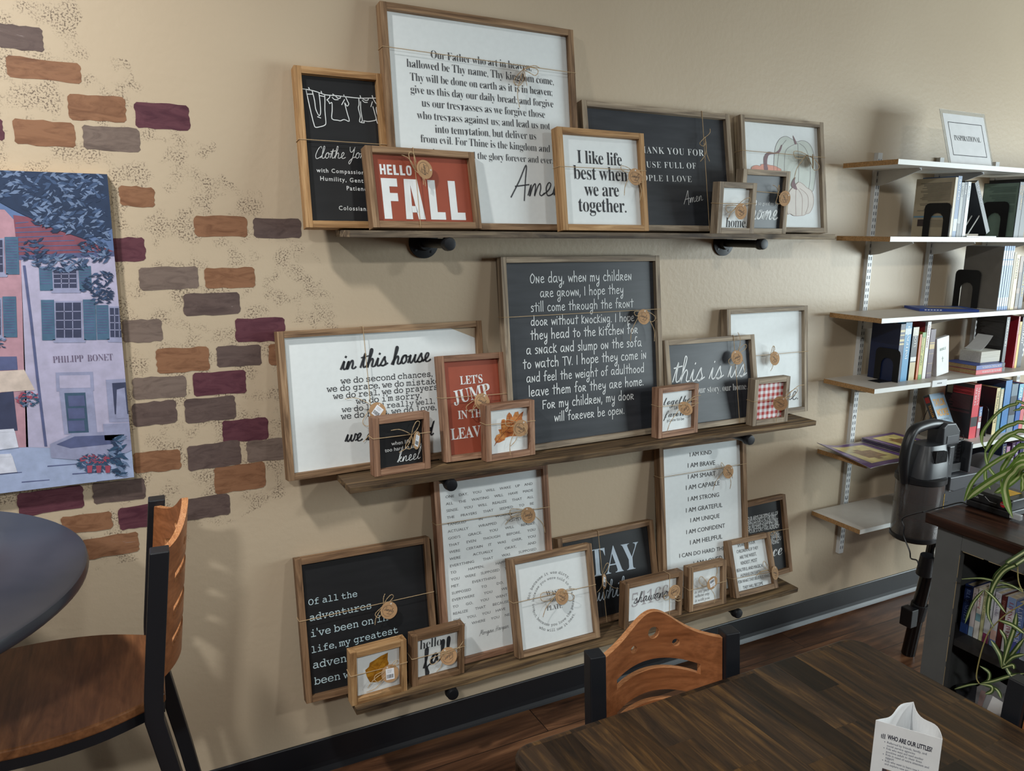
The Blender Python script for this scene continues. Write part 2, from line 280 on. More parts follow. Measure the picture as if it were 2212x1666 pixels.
'withyou':['H',[-0.0018,0.0845],[0.1728,0.0877],[0.0844,0.0844],[0.0972,0.0968,1],[[0.1226,0.1586,'t'],[0.1101,0.0175,'t'],[0.04,0.127,'l']]],
'speak':['H',[-0.0061,0.0735],[0.2138,0.0646],[0.179,0.0726],[0.1988,0.0599,0],[[0.108,0.064,'t'],[0.1492,0.1118,'l'],[0.1133,0.068,'t']]],
'arms':['H',[0.0417,0.1904],[0.3084,0.1755],[0.2205,0.1816],None,[[0.1971,0.1727,'l'],[0.2236,0.1465,'t']]],
'iam':['H',[0.0057,0.49],[0.4011,0.495],[0.2918,0.4849],[0.3039,0.4763,0],[[0.2333,0.4143,'t'],[0.3116,0.4097,'t'],[0.272,0.5124,'l'],[0.3249,0.4485,'t']]],
'goldleaf':['H',[0.0003,0.0976],[0.1722,0.0943],[0.1157,0.0924],[0.1151,0.0781,1],[[0.0477,0.0481,'t'],[0.043,0.0365,'t'],[0.0683,0.0705,'l'],[0.1382,0.1146,'l']]],
'hellofall':['H',[-0.0003,0.0944],[0.1725,0.0934],[0.0965,0.0883],[0.1147,0.0792,0],[[0.1661,0.1133,'t'],[0.077,0.035,'t'],[0.0544,0.0732,'l'],[0.1524,0.0895,'l']]]},
'CLOTH':[[[0.0217,0.3632],[0.0425,0.3617],[0.0607,0.3581],[0.0815,0.3527],[0.1083,0.3529],[0.134,0.3522],[0.1711,0.3515],[0.1963,0.3536],[0.2404,0.3572]],[[0.0307,0.3607],[0.0332,0.3427],[0.0383,0.308],[0.0447,0.2719],[0.0488,0.2656],[0.0602,0.2677],[0.0726,0.2725],[0.0765,0.2806],[0.0762,0.3108],[0.0783,0.3373],[0.0788,0.3531]],[[0.0464,0.3608],[0.0509,0.3351],[0.052,0.3142],[0.0586,0.2977],[0.0627,0.2993],[0.0648,0.31],[0.0649,0.3362],[0.0639,0.3571]],[[0.0312,0.3504],[0.047,0.3517]],[[0.0659,0.3494],[0.0784,0.3478]],[[0.0556,0.2936],[0.0634,0.2909]],[[0.0378,0.3678],[0.0405,0.3616]],[[0.0701,0.3609],[0.0717,0.3551]],[[0.1005,0.3562],[0.1043,0.3539]],[[0.1303,0.3568],[0.1313,0.3522]],[[0.1751,0.3586],[0.1767,0.3527]],[[0.2089,0.3614],[0.2105,0.3555]],[[0.0928,0.3516],[0.0902,0.3448],[0.0838,0.3397],[0.0882,0.3361],[0.0904,0.3304],[0.0967,0.3335],[0.0957,0.3123],[0.0934,0.291],[0.1087,0.2881],[0.1167,0.2874],[0.1266,0.2914],[0.14,0.2877],[0.1361,0.3087],[0.1322,0.3284],[0.1314,0.3363],[0.1369,0.3274],[0.1422,0.3338],[0.1387,0.3422],[0.1347,0.3518]],[[0.107,0.3528],[0.1132,0.3467],[0.12,0.3473],[0.1218,0.3521],[0.1313,0.3522]],[[0.0985,0.3475],[0.1048,0.3421],[0.1143,0.3429]],[[0.1228,0.3303],[0.1314,0.3443]],[[0.171,0.3502],[0.1704,0.3341],[0.1677,0.3258],[0.1701,0.3112],[0.1714,0.3019],[0.1683,0.2883],[0.1813,0.2865],[0.1797,0.2918],[0.1914,0.2906],[0.2071,0.2937],[0.2145,0.2969],[0.2139,0.3077],[0.2087,0.3317]],[[0.1752,0.3425],[0.1741,0.3182],[0.1763,0.2929],[0.1732,0.2886]],[[0.2105,0.3548],[0.2166,0.3431],[0.2237,0.3342],[0.2177,0.3297],[0.2187,0.3148],[0.224,0.2922],[0.218,0.2877],[0.2151,0.3051]],[[0.1809,0.3523],[0.1875,0.3475],[0.1959,0.3482],[0.1977,0.3537]],[[0.1805,0.3469],[0.1856,0.342],[0.194,0.342]],[[0.203,0.3312],[0.2083,0.3451]]],
'OAK':[[[0.0352,0.0431],[0.0407,0.0541],[0.037,0.064],[0.0439,0.076],[0.0559,0.0792],[0.051,0.0927],[0.0615,0.0925],[0.0606,0.1079],[0.0636,0.1216],[0.0729,0.1228],[0.078,0.1152],[0.0825,0.1335],[0.0907,0.1419],[0.0985,0.134],[0.1023,0.1242],[0.1108,0.1397],[0.123,0.1407],[0.1254,0.131],[0.142,0.1398],[0.1361,0.1203],[0.1372,0.1107],[0.1194,0.1033],[0.1274,0.0952],[0.1324,0.078],[0.1131,0.0637],[0.0916,0.0664],[0.0754,0.0638],[0.0726,0.0571],[0.0538,0.0512],[0.0433,0.0514]],[[0.0352,0.0431],[0.0623,0.0725],[0.095,0.0991],[0.1392,0.1366]],[[0.0623,0.0725],[0.0601,0.0892]],[[0.095,0.0991],[0.0903,0.1255]],[[0.0759,0.0826],[0.1132,0.0708]],[[0.1005,0.1032],[0.1303,0.1044]]],
'GOLD':[[[0.061,0.0524],[0.0515,0.0743],[0.0476,0.0956],[0.0589,0.103],[0.0625,0.115],[0.0761,0.1195],[0.084,0.1232],[0.0965,0.128],[0.1182,0.1327],[0.1166,0.1105],[0.1198,0.0976],[0.1174,0.0911],[0.1079,0.0746],[0.1051,0.0489],[0.0936,0.0463],[0.08,0.0467]],[[0.0621,0.0533],[0.0832,0.0865],[0.117,0.1307]],[[0.0832,0.0865],[0.0634,0.1041]],[[0.0738,0.0725],[0.1032,0.0687]]],
'PUMP':[[[0.1606,0.2359],[0.1675,0.2835],[0.1773,0.3136],[0.1991,0.3386],[0.2283,0.3478],[0.2568,0.3391],[0.2814,0.3315],[0.3069,0.3375],[0.3363,0.3317],[0.3565,0.3116],[0.3674,0.2755],[0.3714,0.2329],[0.3622,0.1836],[0.343,0.1493],[0.2575,0.1347],[0.1754,0.1414],[0.1617,0.1855]],[[0.2852,0.3257],[0.2597,0.3183],[0.2255,0.2985],[0.2151,0.2621],[0.2117,0.2023],[0.2127,0.1485]],[[0.2852,0.3257],[0.2847,0.2805],[0.2834,0.2202],[0.2752,0.1504]],[[0.2937,0.3262],[0.3223,0.3097],[0.3412,0.2682],[0.3424,0.2134],[0.3307,0.1581]],[[0.2276,0.3344],[0.197,0.3029],[0.1824,0.2606],[0.1748,0.2009],[0.1757,0.1474]],[[0.2617,0.3529],[0.2695,0.3428],[0.2789,0.3254],[0.2704,0.3219],[0.265,0.3366]],[[0.0525,0.2209],[0.057,0.2313],[0.077,0.2374],[0.0966,0.236],[0.1009,0.2414],[0.1209,0.2435],[0.1408,0.2409],[0.1649,0.239],[0.1848,0.2325],[0.1966,0.2255],[0.1789,0.201],[0.1218,0.19],[0.0667,0.1967]],[[0.1138,0.2235],[0.1134,0.2514],[0.1165,0.2692],[0.1313,0.2846],[0.1436,0.2882],[0.1676,0.2865],[0.1885,0.2965],[0.2018,0.315],[0.2058,0.3123],[0.1943,0.2909],[0.1775,0.2826],[0.143,0.2778],[0.1321,0.264],[0.1289,0.2433],[0.1318,0.2243]],[[0.2183,0.0676],[0.218,0.0976],[0.2242,0.1338],[0.2379,0.1552],[0.264,0.1742],[0.2814,0.1853],[0.3021,0.1785],[0.3184,0.1669],[0.3434,0.1555],[0.3528,0.1313],[0.3489,0.1005],[0.3303,0.0756],[0.3129,0.0707],[0.2956,0.0644],[0.2533,0.0621],[0.2329,0.0693]],[[0.2548,0.1603],[0.2429,0.1704],[0.2457,0.1826],[0.2547,0.1949],[0.2656,0.2029],[0.2605,0.1861],[0.2715,0.1593],[0.2651,0.1576]],[[0.2651,0.1576],[0.2605,0.1137],[0.2597,0.0638]],[[0.2757,0.1594],[0.2951,0.1297],[0.2893,0.0658]],[[0.2843,0.1627],[0.3211,0.1395],[0.3231,0.0999],[0.3087,0.0722]]],
'BRICK':[[-0.17,2.122,-0.079,2.068,'d'],[-0.158,2.054,-0.009,2.005,'o'],[-0.042,1.981,0.08,1.924,'o'],[0.099,1.974,0.223,1.914,'m'],[-0.158,1.918,-0.034,1.859,'o'],[-0.018,1.913,0.106,1.856,'g'],[-0.203,1.918,-0.177,1.866,'m'],[0.05,1.775,0.129,1.724,'o'],[0.218,1.705,0.348,1.651,'o'],[0.364,1.702,0.489,1.649,'d'],[0.023,1.647,0.098,1.592,'m'],[0.079,1.574,0.219,1.519,'g'],[0.234,1.572,0.361,1.518,'o'],[0.178,1.505,0.318,1.449,'d'],[0.303,1.436,0.434,1.369,'m'],[0.03,1.444,0.123,1.385,'g'],[0.103,1.365,0.232,1.3,'o'],[0.25,1.363,0.367,1.305,'d'],[0.386,1.361,0.46,1.304,'o'],[0.043,1.294,0.17,1.233,'g'],[0.188,1.296,0.323,1.23,'m'],[0.037,1.226,0.142,1.166,'d'],[0.162,1.226,0.291,1.161,'d'],[0.253,1.158,0.374,1.093,'m'],[0.03,1.095,0.143,1.036,'o'],[0.16,1.097,0.297,1.029,'d'],[0.313,1.093,0.448,1.03,'g'],[0.224,1.028,0.359,0.954,'o'],[-0.236,1.024,-0.093,0.965,'m'],[-0.071,1.027,0.051,0.967,'d'],[-0.017,0.95,0.079,0.89,'m'],[0.129,0.951,0.26,0.888,'d'],[-0.149,0.948,-0.033,0.897,'o'],[-0.109,0.878,0.025,0.823,'o']],
'BK':{'s2':[[2.935,-0.235,1.666,0.016,0.226,-0.018],[2.951,-0.235,1.666,0.024,0.231,-0.016],[2.976,-0.235,1.666,0.019,0.208,-0.001],[2.995,-0.235,1.666,0.018,0.21,-0.001],[3.015,-0.235,1.666,0.02,0.211,0.015],[3.354,-0.235,1.666,0.032,0.223,-0.012],[3.387,-0.235,1.666,0.036,0.237,-0.018]],
's3':[[3.306,-0.235,1.366,0.012,0.265,-0.03],[3.322,-0.235,1.366,0.012,0.265,-0.032],[3.338,-0.235,1.366,0.012,0.265,-0.032],[3.353,-0.235,1.366,0.012,0.265,-0.033],[3.367,-0.235,1.366,0.011,0.265,-0.032],[3.381,-0.235,1.366,0.015,0.24,-0.025],[3.397,-0.235,1.366,0.027,0.23,-0.006],[3.427,-0.235,1.366,0.025,0.222,-0.017],[3.454,-0.235,1.366,0.028,0.203,-0.007]],
's4':[[2.758,-0.2,1.098,0.028,0.231,-0.022],[2.786,-0.2,1.098,0.039,0.236,-0.001],[2.834,-0.2,1.098,0.036,0.215,-0.007],[2.88,-0.2,1.098,0.013,0.184,-0.007],[2.894,-0.2,1.098,0.022,0.191,-0.001],[2.92,-0.2,1.098,0.022,0.233,-0.015],[2.945,-0.2,1.098,0.033,0.201,-0.006],[3.45,-0.2,1.098,0.023,0.23,-0.008],[3.536,-0.2,1.098,0.012,0.229,-0.015],[3.549,-0.2,1.098,0.017,0.205,-0.001],[3.567,-0.2,1.098,0.031,0.225,-0.016]],
's5':[[3.283,-0.2,0.803,0.047,0.24,-0.014],[3.336,-0.2,0.803,0.023,0.137,-0.01],[3.446,-0.2,0.803,0.027,0.212,-0.018],[3.476,-0.2,0.803,0.023,0.208,-0.019],[3.507,-0.2,0.803,0.046,0.24,-0.001],[3.557,-0.2,0.803,0.047,0.22,0.001],[3.612,-0.2,0.803,0.034,0.216,-0.005],[3.647,-0.2,0.803,0.028,0.214,-0.015],[3.677,-0.2,0.803,0.028,0.206,-0.019]],
's6':[[3.182,-0.24,0.533,0.025,0.222,-0.015],[3.209,-0.24,0.533,0.024,0.219,-0.018],[3.234,-0.24,0.533,0.024,0.216,-0.021],[3.476,-0.24,0.533,0.029,0.234,-0.011],[3.51,-0.24,0.533,0.025,0.217,-0.005],[3.548,-0.24,0.533,0.025,0.231,-0.008],[3.578,-0.24,0.533,0.025,0.23,-0.01],[3.613,-0.24,0.533,0.03,0.229,-0.011]]},
'BE':[[2.931,-0.129,-0.235,1.672,0.12],[3.35,-0.081,-0.205,1.672,0.146],[3.302,-0.032,-0.154,1.363,0.161],[2.754,-0.099,-0.216,1.112,0.111],[3.396,-0.177,-0.206,0.819,0.135]],
'COVER':[[2.935,-0.062,1.67],[3.354,-0.099,1.67],[3.306,0.019,1.351],[2.758,-0.038,1.105],[3.45,-0.056,1.119],[3.283,-0.099,0.829],[3.446,-0.177,0.824]],
'DICT':[[3.225,-0.237,1.098],[3.431,-0.24,1.098],[3.263,-0.087,1.098]],
'PAD':[[3.32,-0.198,1.134],[3.458,-0.188,1.134],[3.31,-0.091,1.134]],
'MAG':[[[2.858,0.048,0.81],[3.059,0.046,0.81],[3.07,-0.19,0.81],[2.847,-0.204,0.81]],[[2.508,-0.053,0.81],[2.776,0.0,0.81],[2.788,-0.247,0.81],[2.517,-0.321,0.81]]],
'BLUEMAG':[[2.941,-0.091,1.37],[3.103,-0.291,1.37],[3.153,0.045,1.37],[3.303,-0.148,1.37]],
'TAY':[[3.107,-0.158,0.82],[3.204,-0.191,0.82],[2.972,-0.17,1.034],[3.008,-0.17,1.038],[3.099,-0.17,1.043],[3.237,-0.17,0.814]],
'LEAN':[[3.041,-0.24,1.869],[3.059,-0.24,1.871],[3.161,-0.24,1.679],[3.19,-0.24,1.681]],
'LEAF':[[0.009,[[2.2,-0.999,1.227],[2.2,-0.98,1.221],[2.2,-0.954,1.207],[2.2,-0.928,1.178],[2.2,-0.906,1.139],[2.2,-0.898,1.116],[2.2,-0.901,1.091],[2.2,-0.913,1.073]]],[0.011,[[2.16,-1.038,1.183],[2.16,-1.002,1.173],[2.16,-0.977,1.156],[2.16,-0.955,1.126],[2.16,-0.941,1.091],[2.16,-0.937,1.076]]],[0.012,[[2.22,-1.009,1.147],[2.22,-0.972,1.134],[2.22,-0.947,1.113],[2.22,-0.926,1.08],[2.22,-0.916,1.05],[2.22,-0.914,1.032]]],[0.01,[[2.26,-0.991,1.113],[2.26,-0.951,1.117],[2.26,-0.932,1.105],[2.26,-0.911,1.074],[2.26,-0.898,1.046]]],[0.012,[[2.12,-1.068,1.131],[2.12,-1.034,1.108],[2.12,-1.01,1.088],[2.12,-0.979,1.057],[2.12,-0.956,1.029],[2.12,-0.934,0.989],[2.12,-0.923,0.945],[2.12,-0.92,0.933]]],[0.02,[[2.1,-1.083,1.104],[2.1,-1.043,1.061],[2.1,-1.008,1.029],[2.1,-0.973,0.991],[2.1,-0.952,0.966],[2.1,-0.94,0.947]]],[0.018,[[2.08,-1.095,1.098],[2.08,-1.063,1.064],[2.08,-1.051,1.044],[2.08,-1.047,1.017],[2.08,-1.055,0.989],[2.08,-1.065,0.965],[2.08,-1.078,0.944]]],[0.013,[[2.25,-0.998,1.101],[2.25,-0.972,1.088],[2.25,-0.959,1.066],[2.25,-0.947,1.037],[2.25,-0.938,1.009],[2.25,-0.941,0.961]]],[0.008,[[2.18,-0.924,1.078],[2.18,-0.929,1.056],[2.18,-0.939,1.033],[2.18,-0.951,1.02],[2.18,-0.966,1.009]]],[0.009,[[2.16,-0.946,1.036],[2.16,-0.945,1.016],[2.16,-0.95,0.997],[2.16,-0.965,0.976]]],[0.015,[[2.2,-1.033,1.055],[2.2,-1.011,1.02],[2.2,-0.991,0.993],[2.2,-0.966,0.966],[2.2,-0.953,0.957]]],[0.012,[[2.28,-0.993,1.016],[2.28,-0.983,0.989],[2.28,-0.985,0.968],[2.28,-0.981,0.956]]],[0.008,[[2.3,-0.957,1.192],[2.3,-0.936,1.187],[2.3,-0.917,1.179]]],[0.012,[[2.24,-1.007,1.08],[2.24,-0.989,1.065],[2.24,-0.98,1.047],[2.24,-0.977,1.057],[2.24,-0.986,1.078]]],[0.012,[[1.96,-1.18,0.889],[1.96,-1.167,0.872],[1.96,-1.14,0.844],[1.96,-1.121,0.799],[1.96,-1.114,0.755],[1.96,-1.117,0.712],[1.96,-1.137,0.683]]],[0.012,[[1.99,-1.144,0.874],[1.99,-1.131,0.852],[1.99,-1.107,0.813],[1.99,-1.094,0.766]]],[0.006,[[1.97,-1.031,0.774],[1.97,-1.08,0.797],[1.97,-1.12,0.805],[1.97,-1.159,0.81],[1.97,-1.189,0.803]]],[0.008,[[1.95,-1.106,0.78],[1.95,-1.132,0.768],[1.95,-1.164,0.742]]],[0.008,[[1.97,-1.092,0.769],[1.97,-1.069,0.723],[1.97,-1.055,0.656]]],[0.01,[[1.94,-1.157,0.721],[1.94,-1.188,0.724],[1.94,-1.22,0.715]]],[0.007,[[1.98,-1.112,0.782],[1.98,-1.144,0.799],[1.98,-1.185,0.808]]],[0.008,[[1.96,-1.12,0.517],[1.96,-1.139,0.537],[1.96,-1.139,0.561],[1.96,-1.113,0.566]]],[0.009,[[1.95,-1.125,0.523],[1.95,-1.158,0.55],[1.95,-1.191,0.581],[1.95,-1.229,0.611]]],[0.01,[[1.94,-1.133,0.53],[1.94,-1.16,0.539],[1.94,-1.162,0.525],[1.94,-1.147,0.509]]],[0.006,[[1.97,-1.111,0.51],[1.97,-1.085,0.491],[1.97,-1.05,0.459]]],[0.009,[[1.95,-1.128,0.526],[1.95,-1.168,0.532],[1.95,-1.183,0.514]]],[0.011,[[1.96,-1.168,0.589],[1.96,-1.162,0.616],[1.96,-1.149,0.633],[1.96,-1.132,0.649]]],[0.011,[[1.97,-1.165,0.588],[1.97,-1.179,0.625],[1.97,-1.206,0.692]]],[0.012,[[1.95,-1.175,0.602],[1.95,-1.181,0.658],[1.95,-1.189,0.714],[1.95,-1.189,0.756]]],[0.009,[[1.94,-1.179,0.6],[1.94,-1.202,0.622],[1.94,-1.207,0.613]]],[0.01,[[1.96,-1.17,0.593],[1.96,-1.189,0.63],[1.96,-1.217,0.654]]],[0.009,[[1.97,-1.166,0.603],[1.97,-1.163,0.661],[1.97,-1.144,0.684]]],[0.01,[[1.95,-1.177,0.611],[1.95,-1.201,0.586],[1.95,-1.232,0.584]]]],
'RUN':[[[1.965,-1.205,0.795],[1.965,-1.195,0.779],[1.965,-1.157,0.732],[1.965,-1.126,0.677],[1.965,-1.115,0.638],[1.965,-1.108,0.586],[1.965,-1.106,0.53],[1.965,-1.117,0.514]],[[1.965,-1.218,0.736],[1.965,-1.201,0.711],[1.965,-1.189,0.687],[1.965,-1.18,0.677],[1.965,-1.17,0.648],[1.965,-1.165,0.61],[1.965,-1.166,0.587]],[[1.965,-1.166,0.877],[1.965,-1.174,0.832],[1.965,-1.188,0.807]]],
'CORD':[[2.2,-0.887,0.905],[2.178,-0.873,0.905],[2.094,-0.874,0.905],[2.006,-0.876,0.905],[2.015,-0.851,0.891],[2.015,-0.813,0.861],[2.015,-0.813,0.838],[2.015,-0.826,0.812],[2.015,-0.839,0.773],[2.015,-0.853,0.753],[2.015,-0.87,0.754],[2.015,-0.874,0.74],[2.015,-0.883,0.732]],
'VH':[[2.513,-0.45,0.845],[2.51,-0.45,0.893],[2.518,-0.45,0.941],[2.543,-0.45,0.982],[2.595,-0.45,0.994],[2.645,-0.45,0.996],[2.686,-0.45,0.99]]}

# ---------------------------------------------------------------- lettering
def mmap(s, up, lo, dig=None):
    o = ''
    for c in s:
        if 'A' <= c <= 'Z': o += chr(up+ord(c)-65)
        elif 'a' <= c <= 'z': o += 'ℎ' if (lo == 0x1D44E and c == 'h') else chr(lo+ord(c)-97)
        elif c.isdigit() and dig: o += chr(dig+ord(c)-48)
        else: o += c
    return o
# style: (character map, stroke offset, letter spacing, height factor, slant)
FONTS = {'G': (None, 0, 1.0, 1.0, 0), 'G2': (None, .010, 1.22, 1.05, 0), 'G3': (None, 0, .92, 1.5, 0), 'GB': (None, .028, .98, 1.0, 0),
         'S': ((0x1D400, 0x1D41A, 0x1D7CE), -.0135, .93, 1.2, 0), 'S1': ((0x1D400, 0x1D41A, 0x1D7CE), -.007, .94, 1.22, 0),
         'S2': ((0x1D400, 0x1D41A, 0x1D7CE), -.0125, 1.12, 1.0, 0), 'SB': ((0x1D400, 0x1D41A, 0x1D7CE), 0, .95, 1.25, 0),
         'M': ((0x1D670, 0x1D68A, 0x1D7F6), 0, .95, 1.02, 0), 'I': ((0x1D434, 0x1D44E), 0, 1.0, 1.0, 0), 'K': ((0x1D4D0, 0x1D4EA), -.006, .95, 1.1, 0)}
CUR = {'a': ('0,.1 .35,.75 .75,.95 .45,.98 .15,.5 .35,.03 .7,.5 .82,.95 .78,.3 .95,.02 1.2,.2', 1.15), 'b': ('0,.1 .3,.9 .5,1.9 .3,1.9 .25,.8 .35,.05 .7,.3 .65,.85 .95,.75', .95),
 'c': ('0,.1 .3,.6 .7,.95 .8,.8 .55,.95 .2,.5 .45,.02 .95,.2', .9), 'd': ('0,.1 .7,.95 .4,.95 .12,.45 .4,.02 .75,.6 1,1.95 .85,.5 .95,.02 1.25,.2', 1.2),
 'e': ('0,.1 .45,.45 .6,.85 .4,1 .2,.6 .35,.05 .65,.03 .9,.2', .85), 'f': ('0,.1 .45,1.1 .6,1.9 .4,2 .3,1.2 .2,-.5 .25,-1 .45,-.7 .35,-.05 .8,.2', .75),
 'g': ('0,.1 .7,.95 .35,.95 .12,.5 .35,.05 .75,.7 .78,.9 .65,-.5 .4,-1 .2,-.7 .6,-.1 1.1,.25', 1.05), 'h': ('0,.1 .4,1.1 .55,1.85 .38,2 .28,1.2 .18,0 .3,.5 .6,.95 .75,.7 .7,.15 .9,.02 1.1,.2', 1.05),
 'i': ('0,.1 .3,.95 .25,.3 .4,.02 .65,.2|.4,1.35 .44,1.44', .6), 'k': ('0,.1 .4,1.1 .55,1.85 .38,2 .28,1.2 .18,0 .3,.5 .65,.95 .6,.6 .35,.5 .6,.1 .95,.15', .9),
 'l': ('0,.1 .4,1.1 .55,1.85 .38,2 .25,1.2 .25,.2 .45,.02 .7,.2', .65), 'm': ('0,.1 .2,.9 .15,0 .35,.7 .55,.95 .62,.6 .58,0 .8,.7 1,.95 1.1,.6 1.05,.15 1.25,.02 1.45,.2', 1.4),
 'n': ('0,.1 .2,.9 .15,0 .4,.7 .62,.95 .72,.6 .68,.15 .88,.02 1.1,.2', 1.05), 'o': ('0,.1 .3,.8 .6,.98 .3,.9 .12,.45 .35,.02 .7,.35 .6,.95 .75,.75 1,.8', .95),
 'p': ('0,.1 .25,.95 .1,-1 .3,.5 .6,.95 .75,.5 .5,.02 1,.2', .95), 'r': ('0,.1 .25,.95 .35,.8 .65,.9 .58,.4 .7,.03 .9,.2', .85),
 's': ('0,.1 .45,1 .5,.7 .65,.3 .4,0 .15,.1 .5,.05 .9,.25', .8), 't': ('0,.1 .4,1.6 .3,.5 .4,.05 .7,.2|.0,1.15 .8,1.28', .65),
 'u': ('0,.1 .25,.95 .2,.3 .4,.02 .7,.5 .85,.95 .78,.3 .95,.02 1.15,.2', 1.1), 'v': ('0,.1 .25,.95 .35,.1 .5,.05 .75,.95 1,.8', .95),
 'w': ('0,.1 .22,.95 .2,.3 .4,.03 .65,.5 .72,.9 .7,.3 .9,.03 1.15,.4 1.2,.95 1.45,.8', 1.35), 'y': ('0,.1 .25,.95 .3,.3 .6,.3 .8,.95 .7,-.5 .4,-1 .2,-.7 .6,-.1 1.05,.2', 1.0),
 'A': ('-.2,0 .4,1.2 .9,2.4 .95,1.2 1,-.3|.1,.8 1.3,.9', 1.3), 'C': ('1,1.7 .9,2 .5,1.6 .15,.6 .3,0 .7,.1 1.1,.4', 1.0), 'Y': ('.1,1.9 .2,1.2 .55,1.1 .95,1.9|.95,1.9 .7,.2 .3,-.9 .1,-.6 .6,0 1.2,.3', 1.1),
 'M': ('-.1,-.3 .3,1 .6,2.1 .65,.5 1.2,2 1.2,.1 1.4,.1', 1.4), 'H': ('.4,2 .1,-.3|1,2.1 .75,0|0,.9 1.3,1.1', 1.3), 'S': ('.9,1.7 .6,2 .3,1.6 .8,.8 .5,0 .1,.2 .9,.4', 1.0), '.': ('.2,.03 .28,.1', .5)}
HND = {'a': ('.7,.9 .3,.95 .08,.5 .25,.05 .6,.3 .75,.95|.75,.95 .72,.2 .9,0', 1.05), 'b': ('.1,1.8 .12,0|.12,.6 .5,.9 .7,.5 .5,.05 .12,.05', .95), 'c': ('.65,.85 .35,.98 .08,.5 .3,.03 .7,.12', .85),
 'd': ('.65,.8 .3,.95 .08,.45 .3,.03 .65,.3|.68,1.8 .7,0', .95), 'e': ('.1,.5 .6,.6 .5,.95 .2,.85 .08,.4 .3,.02 .7,.15', .85), 'f': ('.65,1.7 .4,1.75 .3,1.3 .28,0|.05,.9 .6,1', .75),
 'g': ('.65,.85 .3,.95 .08,.5 .3,.1 .65,.4|.68,.95 .65,-.5 .4,-.9 .15,-.6 .45,-.2', .95), 'h': ('.1,1.8 .12,0|.12,.5 .4,.95 .65,.7 .65,0', .95), 'i': ('.1,.95 .12,0|.12,1.35 .14,1.45', .4),
 'k': ('.1,1.5 .12,0|.6,1.2 .14,.55|.14,.55 .7,0', .85), 'l': ('.1,1.8 .12,0', .4), 'm': ('.1,.95 .1,0|.1,.6 .35,.95 .5,.7 .5,0|.5,.6 .75,.95 .9,.7 .92,0', 1.2), 'n': ('.1,0 .1,.95|.1,.95 .6,0|.6,0 .62,1', .9),
 'o': ('.4,.95 .1,.6 .2,.1 .5,.05 .7,.5 .4,.95', .9), 'p': ('.1,.95 .12,-.8|.12,.7 .5,.95 .7,.5 .45,.05 .12,.2', .9), 'r': ('.1,0 .1,.95|.1,.95 .55,.85 .5,.55 .15,.45|.15,.45 .7,0', .9),
 's': ('.6,.85 .3,.98 .12,.75 .5,.4 .45,.08 .1,.05', .75), 't': ('.35,1.5 .35,0|.05,1 .7,1.05', .8), 'u': ('.1,.95 .12,.2 .4,.03 .65,.4|.65,.95 .68,0', .95), 'v': ('.08,.95 .35,0|.35,0 .65,.95', .8),
 'w': ('.08,.95 .25,0|.25,0 .5,.8|.5,.8 .75,0|.75,0 .95,.95', 1.1), 'y': ('.1,.95 .2,.3 .5,.3 .68,.95|.68,.95 .6,-.5 .35,-.9 .15,-.6 .5,-.2', .9), 'O': ('.5,1.5 .12,.9 .25,.1 .65,.1 .9,.9 .5,1.5', 1.1),
 'I': ('.1,1.5 .1,0', .4), 'T': ('0,1.4 .9,1.45|.45,1.42 .45,0', .95), 'V': ('.05,1.4 .4,0|.4,0 .75,1.4', .85), 'F': ('.1,1.4 .12,0|.1,1.4 .8,1.4|.1,.75 .6,.8', .9), ',': ('.12,.12 .02,-.3', .4), '.': ('.1,.03 .14,.1', .4)}
def ribbon(line, w, fat=False):
    """flat strip along a 2D line, as (verts, faces)"""
    v, f = [], []; n = len(line)
    for i, p in enumerate(line):
        t = line[min(i+1, n-1)]-line[max(i-1, 0)]
        t = t.normalized() if t.length > 1e-9 else Vector((1, 0))
        q = w*(.62+.55*abs(t.y)) if fat else w
        o = Vector((-t.y, t.x))*q/2
        if i == 0: p = p-t*w*.35
        if i == n-1: p = p+t*w*.35
        v += [p+o, p-o]
    for i in range(n-1): f.append((2*i, 2*i+1, 2*i+3, 2*i+2))
    return [(a.x, a.y) for a in v], f
def strokes_text(s, table, w, slant, fat, sm=5):
    V, Fc, x, ends = [], [], 0.0, []
    for ch in s:
        if ch not in table: x += .6; ends.append(x); continue
        st, adv = table[ch]
        for k in st.split('|'):
            pts = [Vector([float(q) for q in p.split(',')]) for p in k.split()]
            pts = [Vector((x+p.x+slant*p.y, p.y)) for p in pts]
            if len(pts) > 2: pts = smooth_line(pts, sm)
            v, f = ribbon(pts, w, fat); n = len(V); V += v; Fc += [tuple(n+i for i in q) for q in f]
        x += adv; ends.append(x)
    return V, Fc, ends
def font_text(s, st):
    mp, off, sp, hf, sl = FONTS[st]
    cu = bpy.data.curves.new('lettering', 'FONT'); cu.body = mmap(s, *mp) if mp else s; cu.offset = off; cu.space_character = sp
    cu.fill_mode = 'FRONT'; cu.resolution_u = 2; cu.shear = sl
    o = bpy.data.objects.new('lettering', cu); me = bpy.data.meshes.new_from_object(o)
    V = [(v.co.x, v.co.y) for v in me.vertices]; Fc = [tuple(p.vertices) for p in me.polygons]
    bpy.data.meshes.remove(me); bpy.data.objects.remove(o); bpy.data.curves.remove(cu); return V, Fc
TCACHE = {}
def text2d(s, st):
    """(verts, faces, left, width(prefix)) in font units, x-scaled only later"""
    if (s, st) in TCACHE: return TCACHE[(s, st)]
    if st in ('C', 'C2', 'H'):
        V, Fc, e = strokes_text(s, HND if st == 'H' else CUR, {'C': .1, 'C2': .2, 'H': .15}[st], {'C': .22, 'C2': .2, 'H': .03}[st], st == 'C2')
    else: V, Fc = font_text(s, st); e = None
    TCACHE[(s, st)] = (V, Fc, e); return V, Fc, e
def xspan(V): 
    a = [p[0] for p in V]; return min(a), max(a)
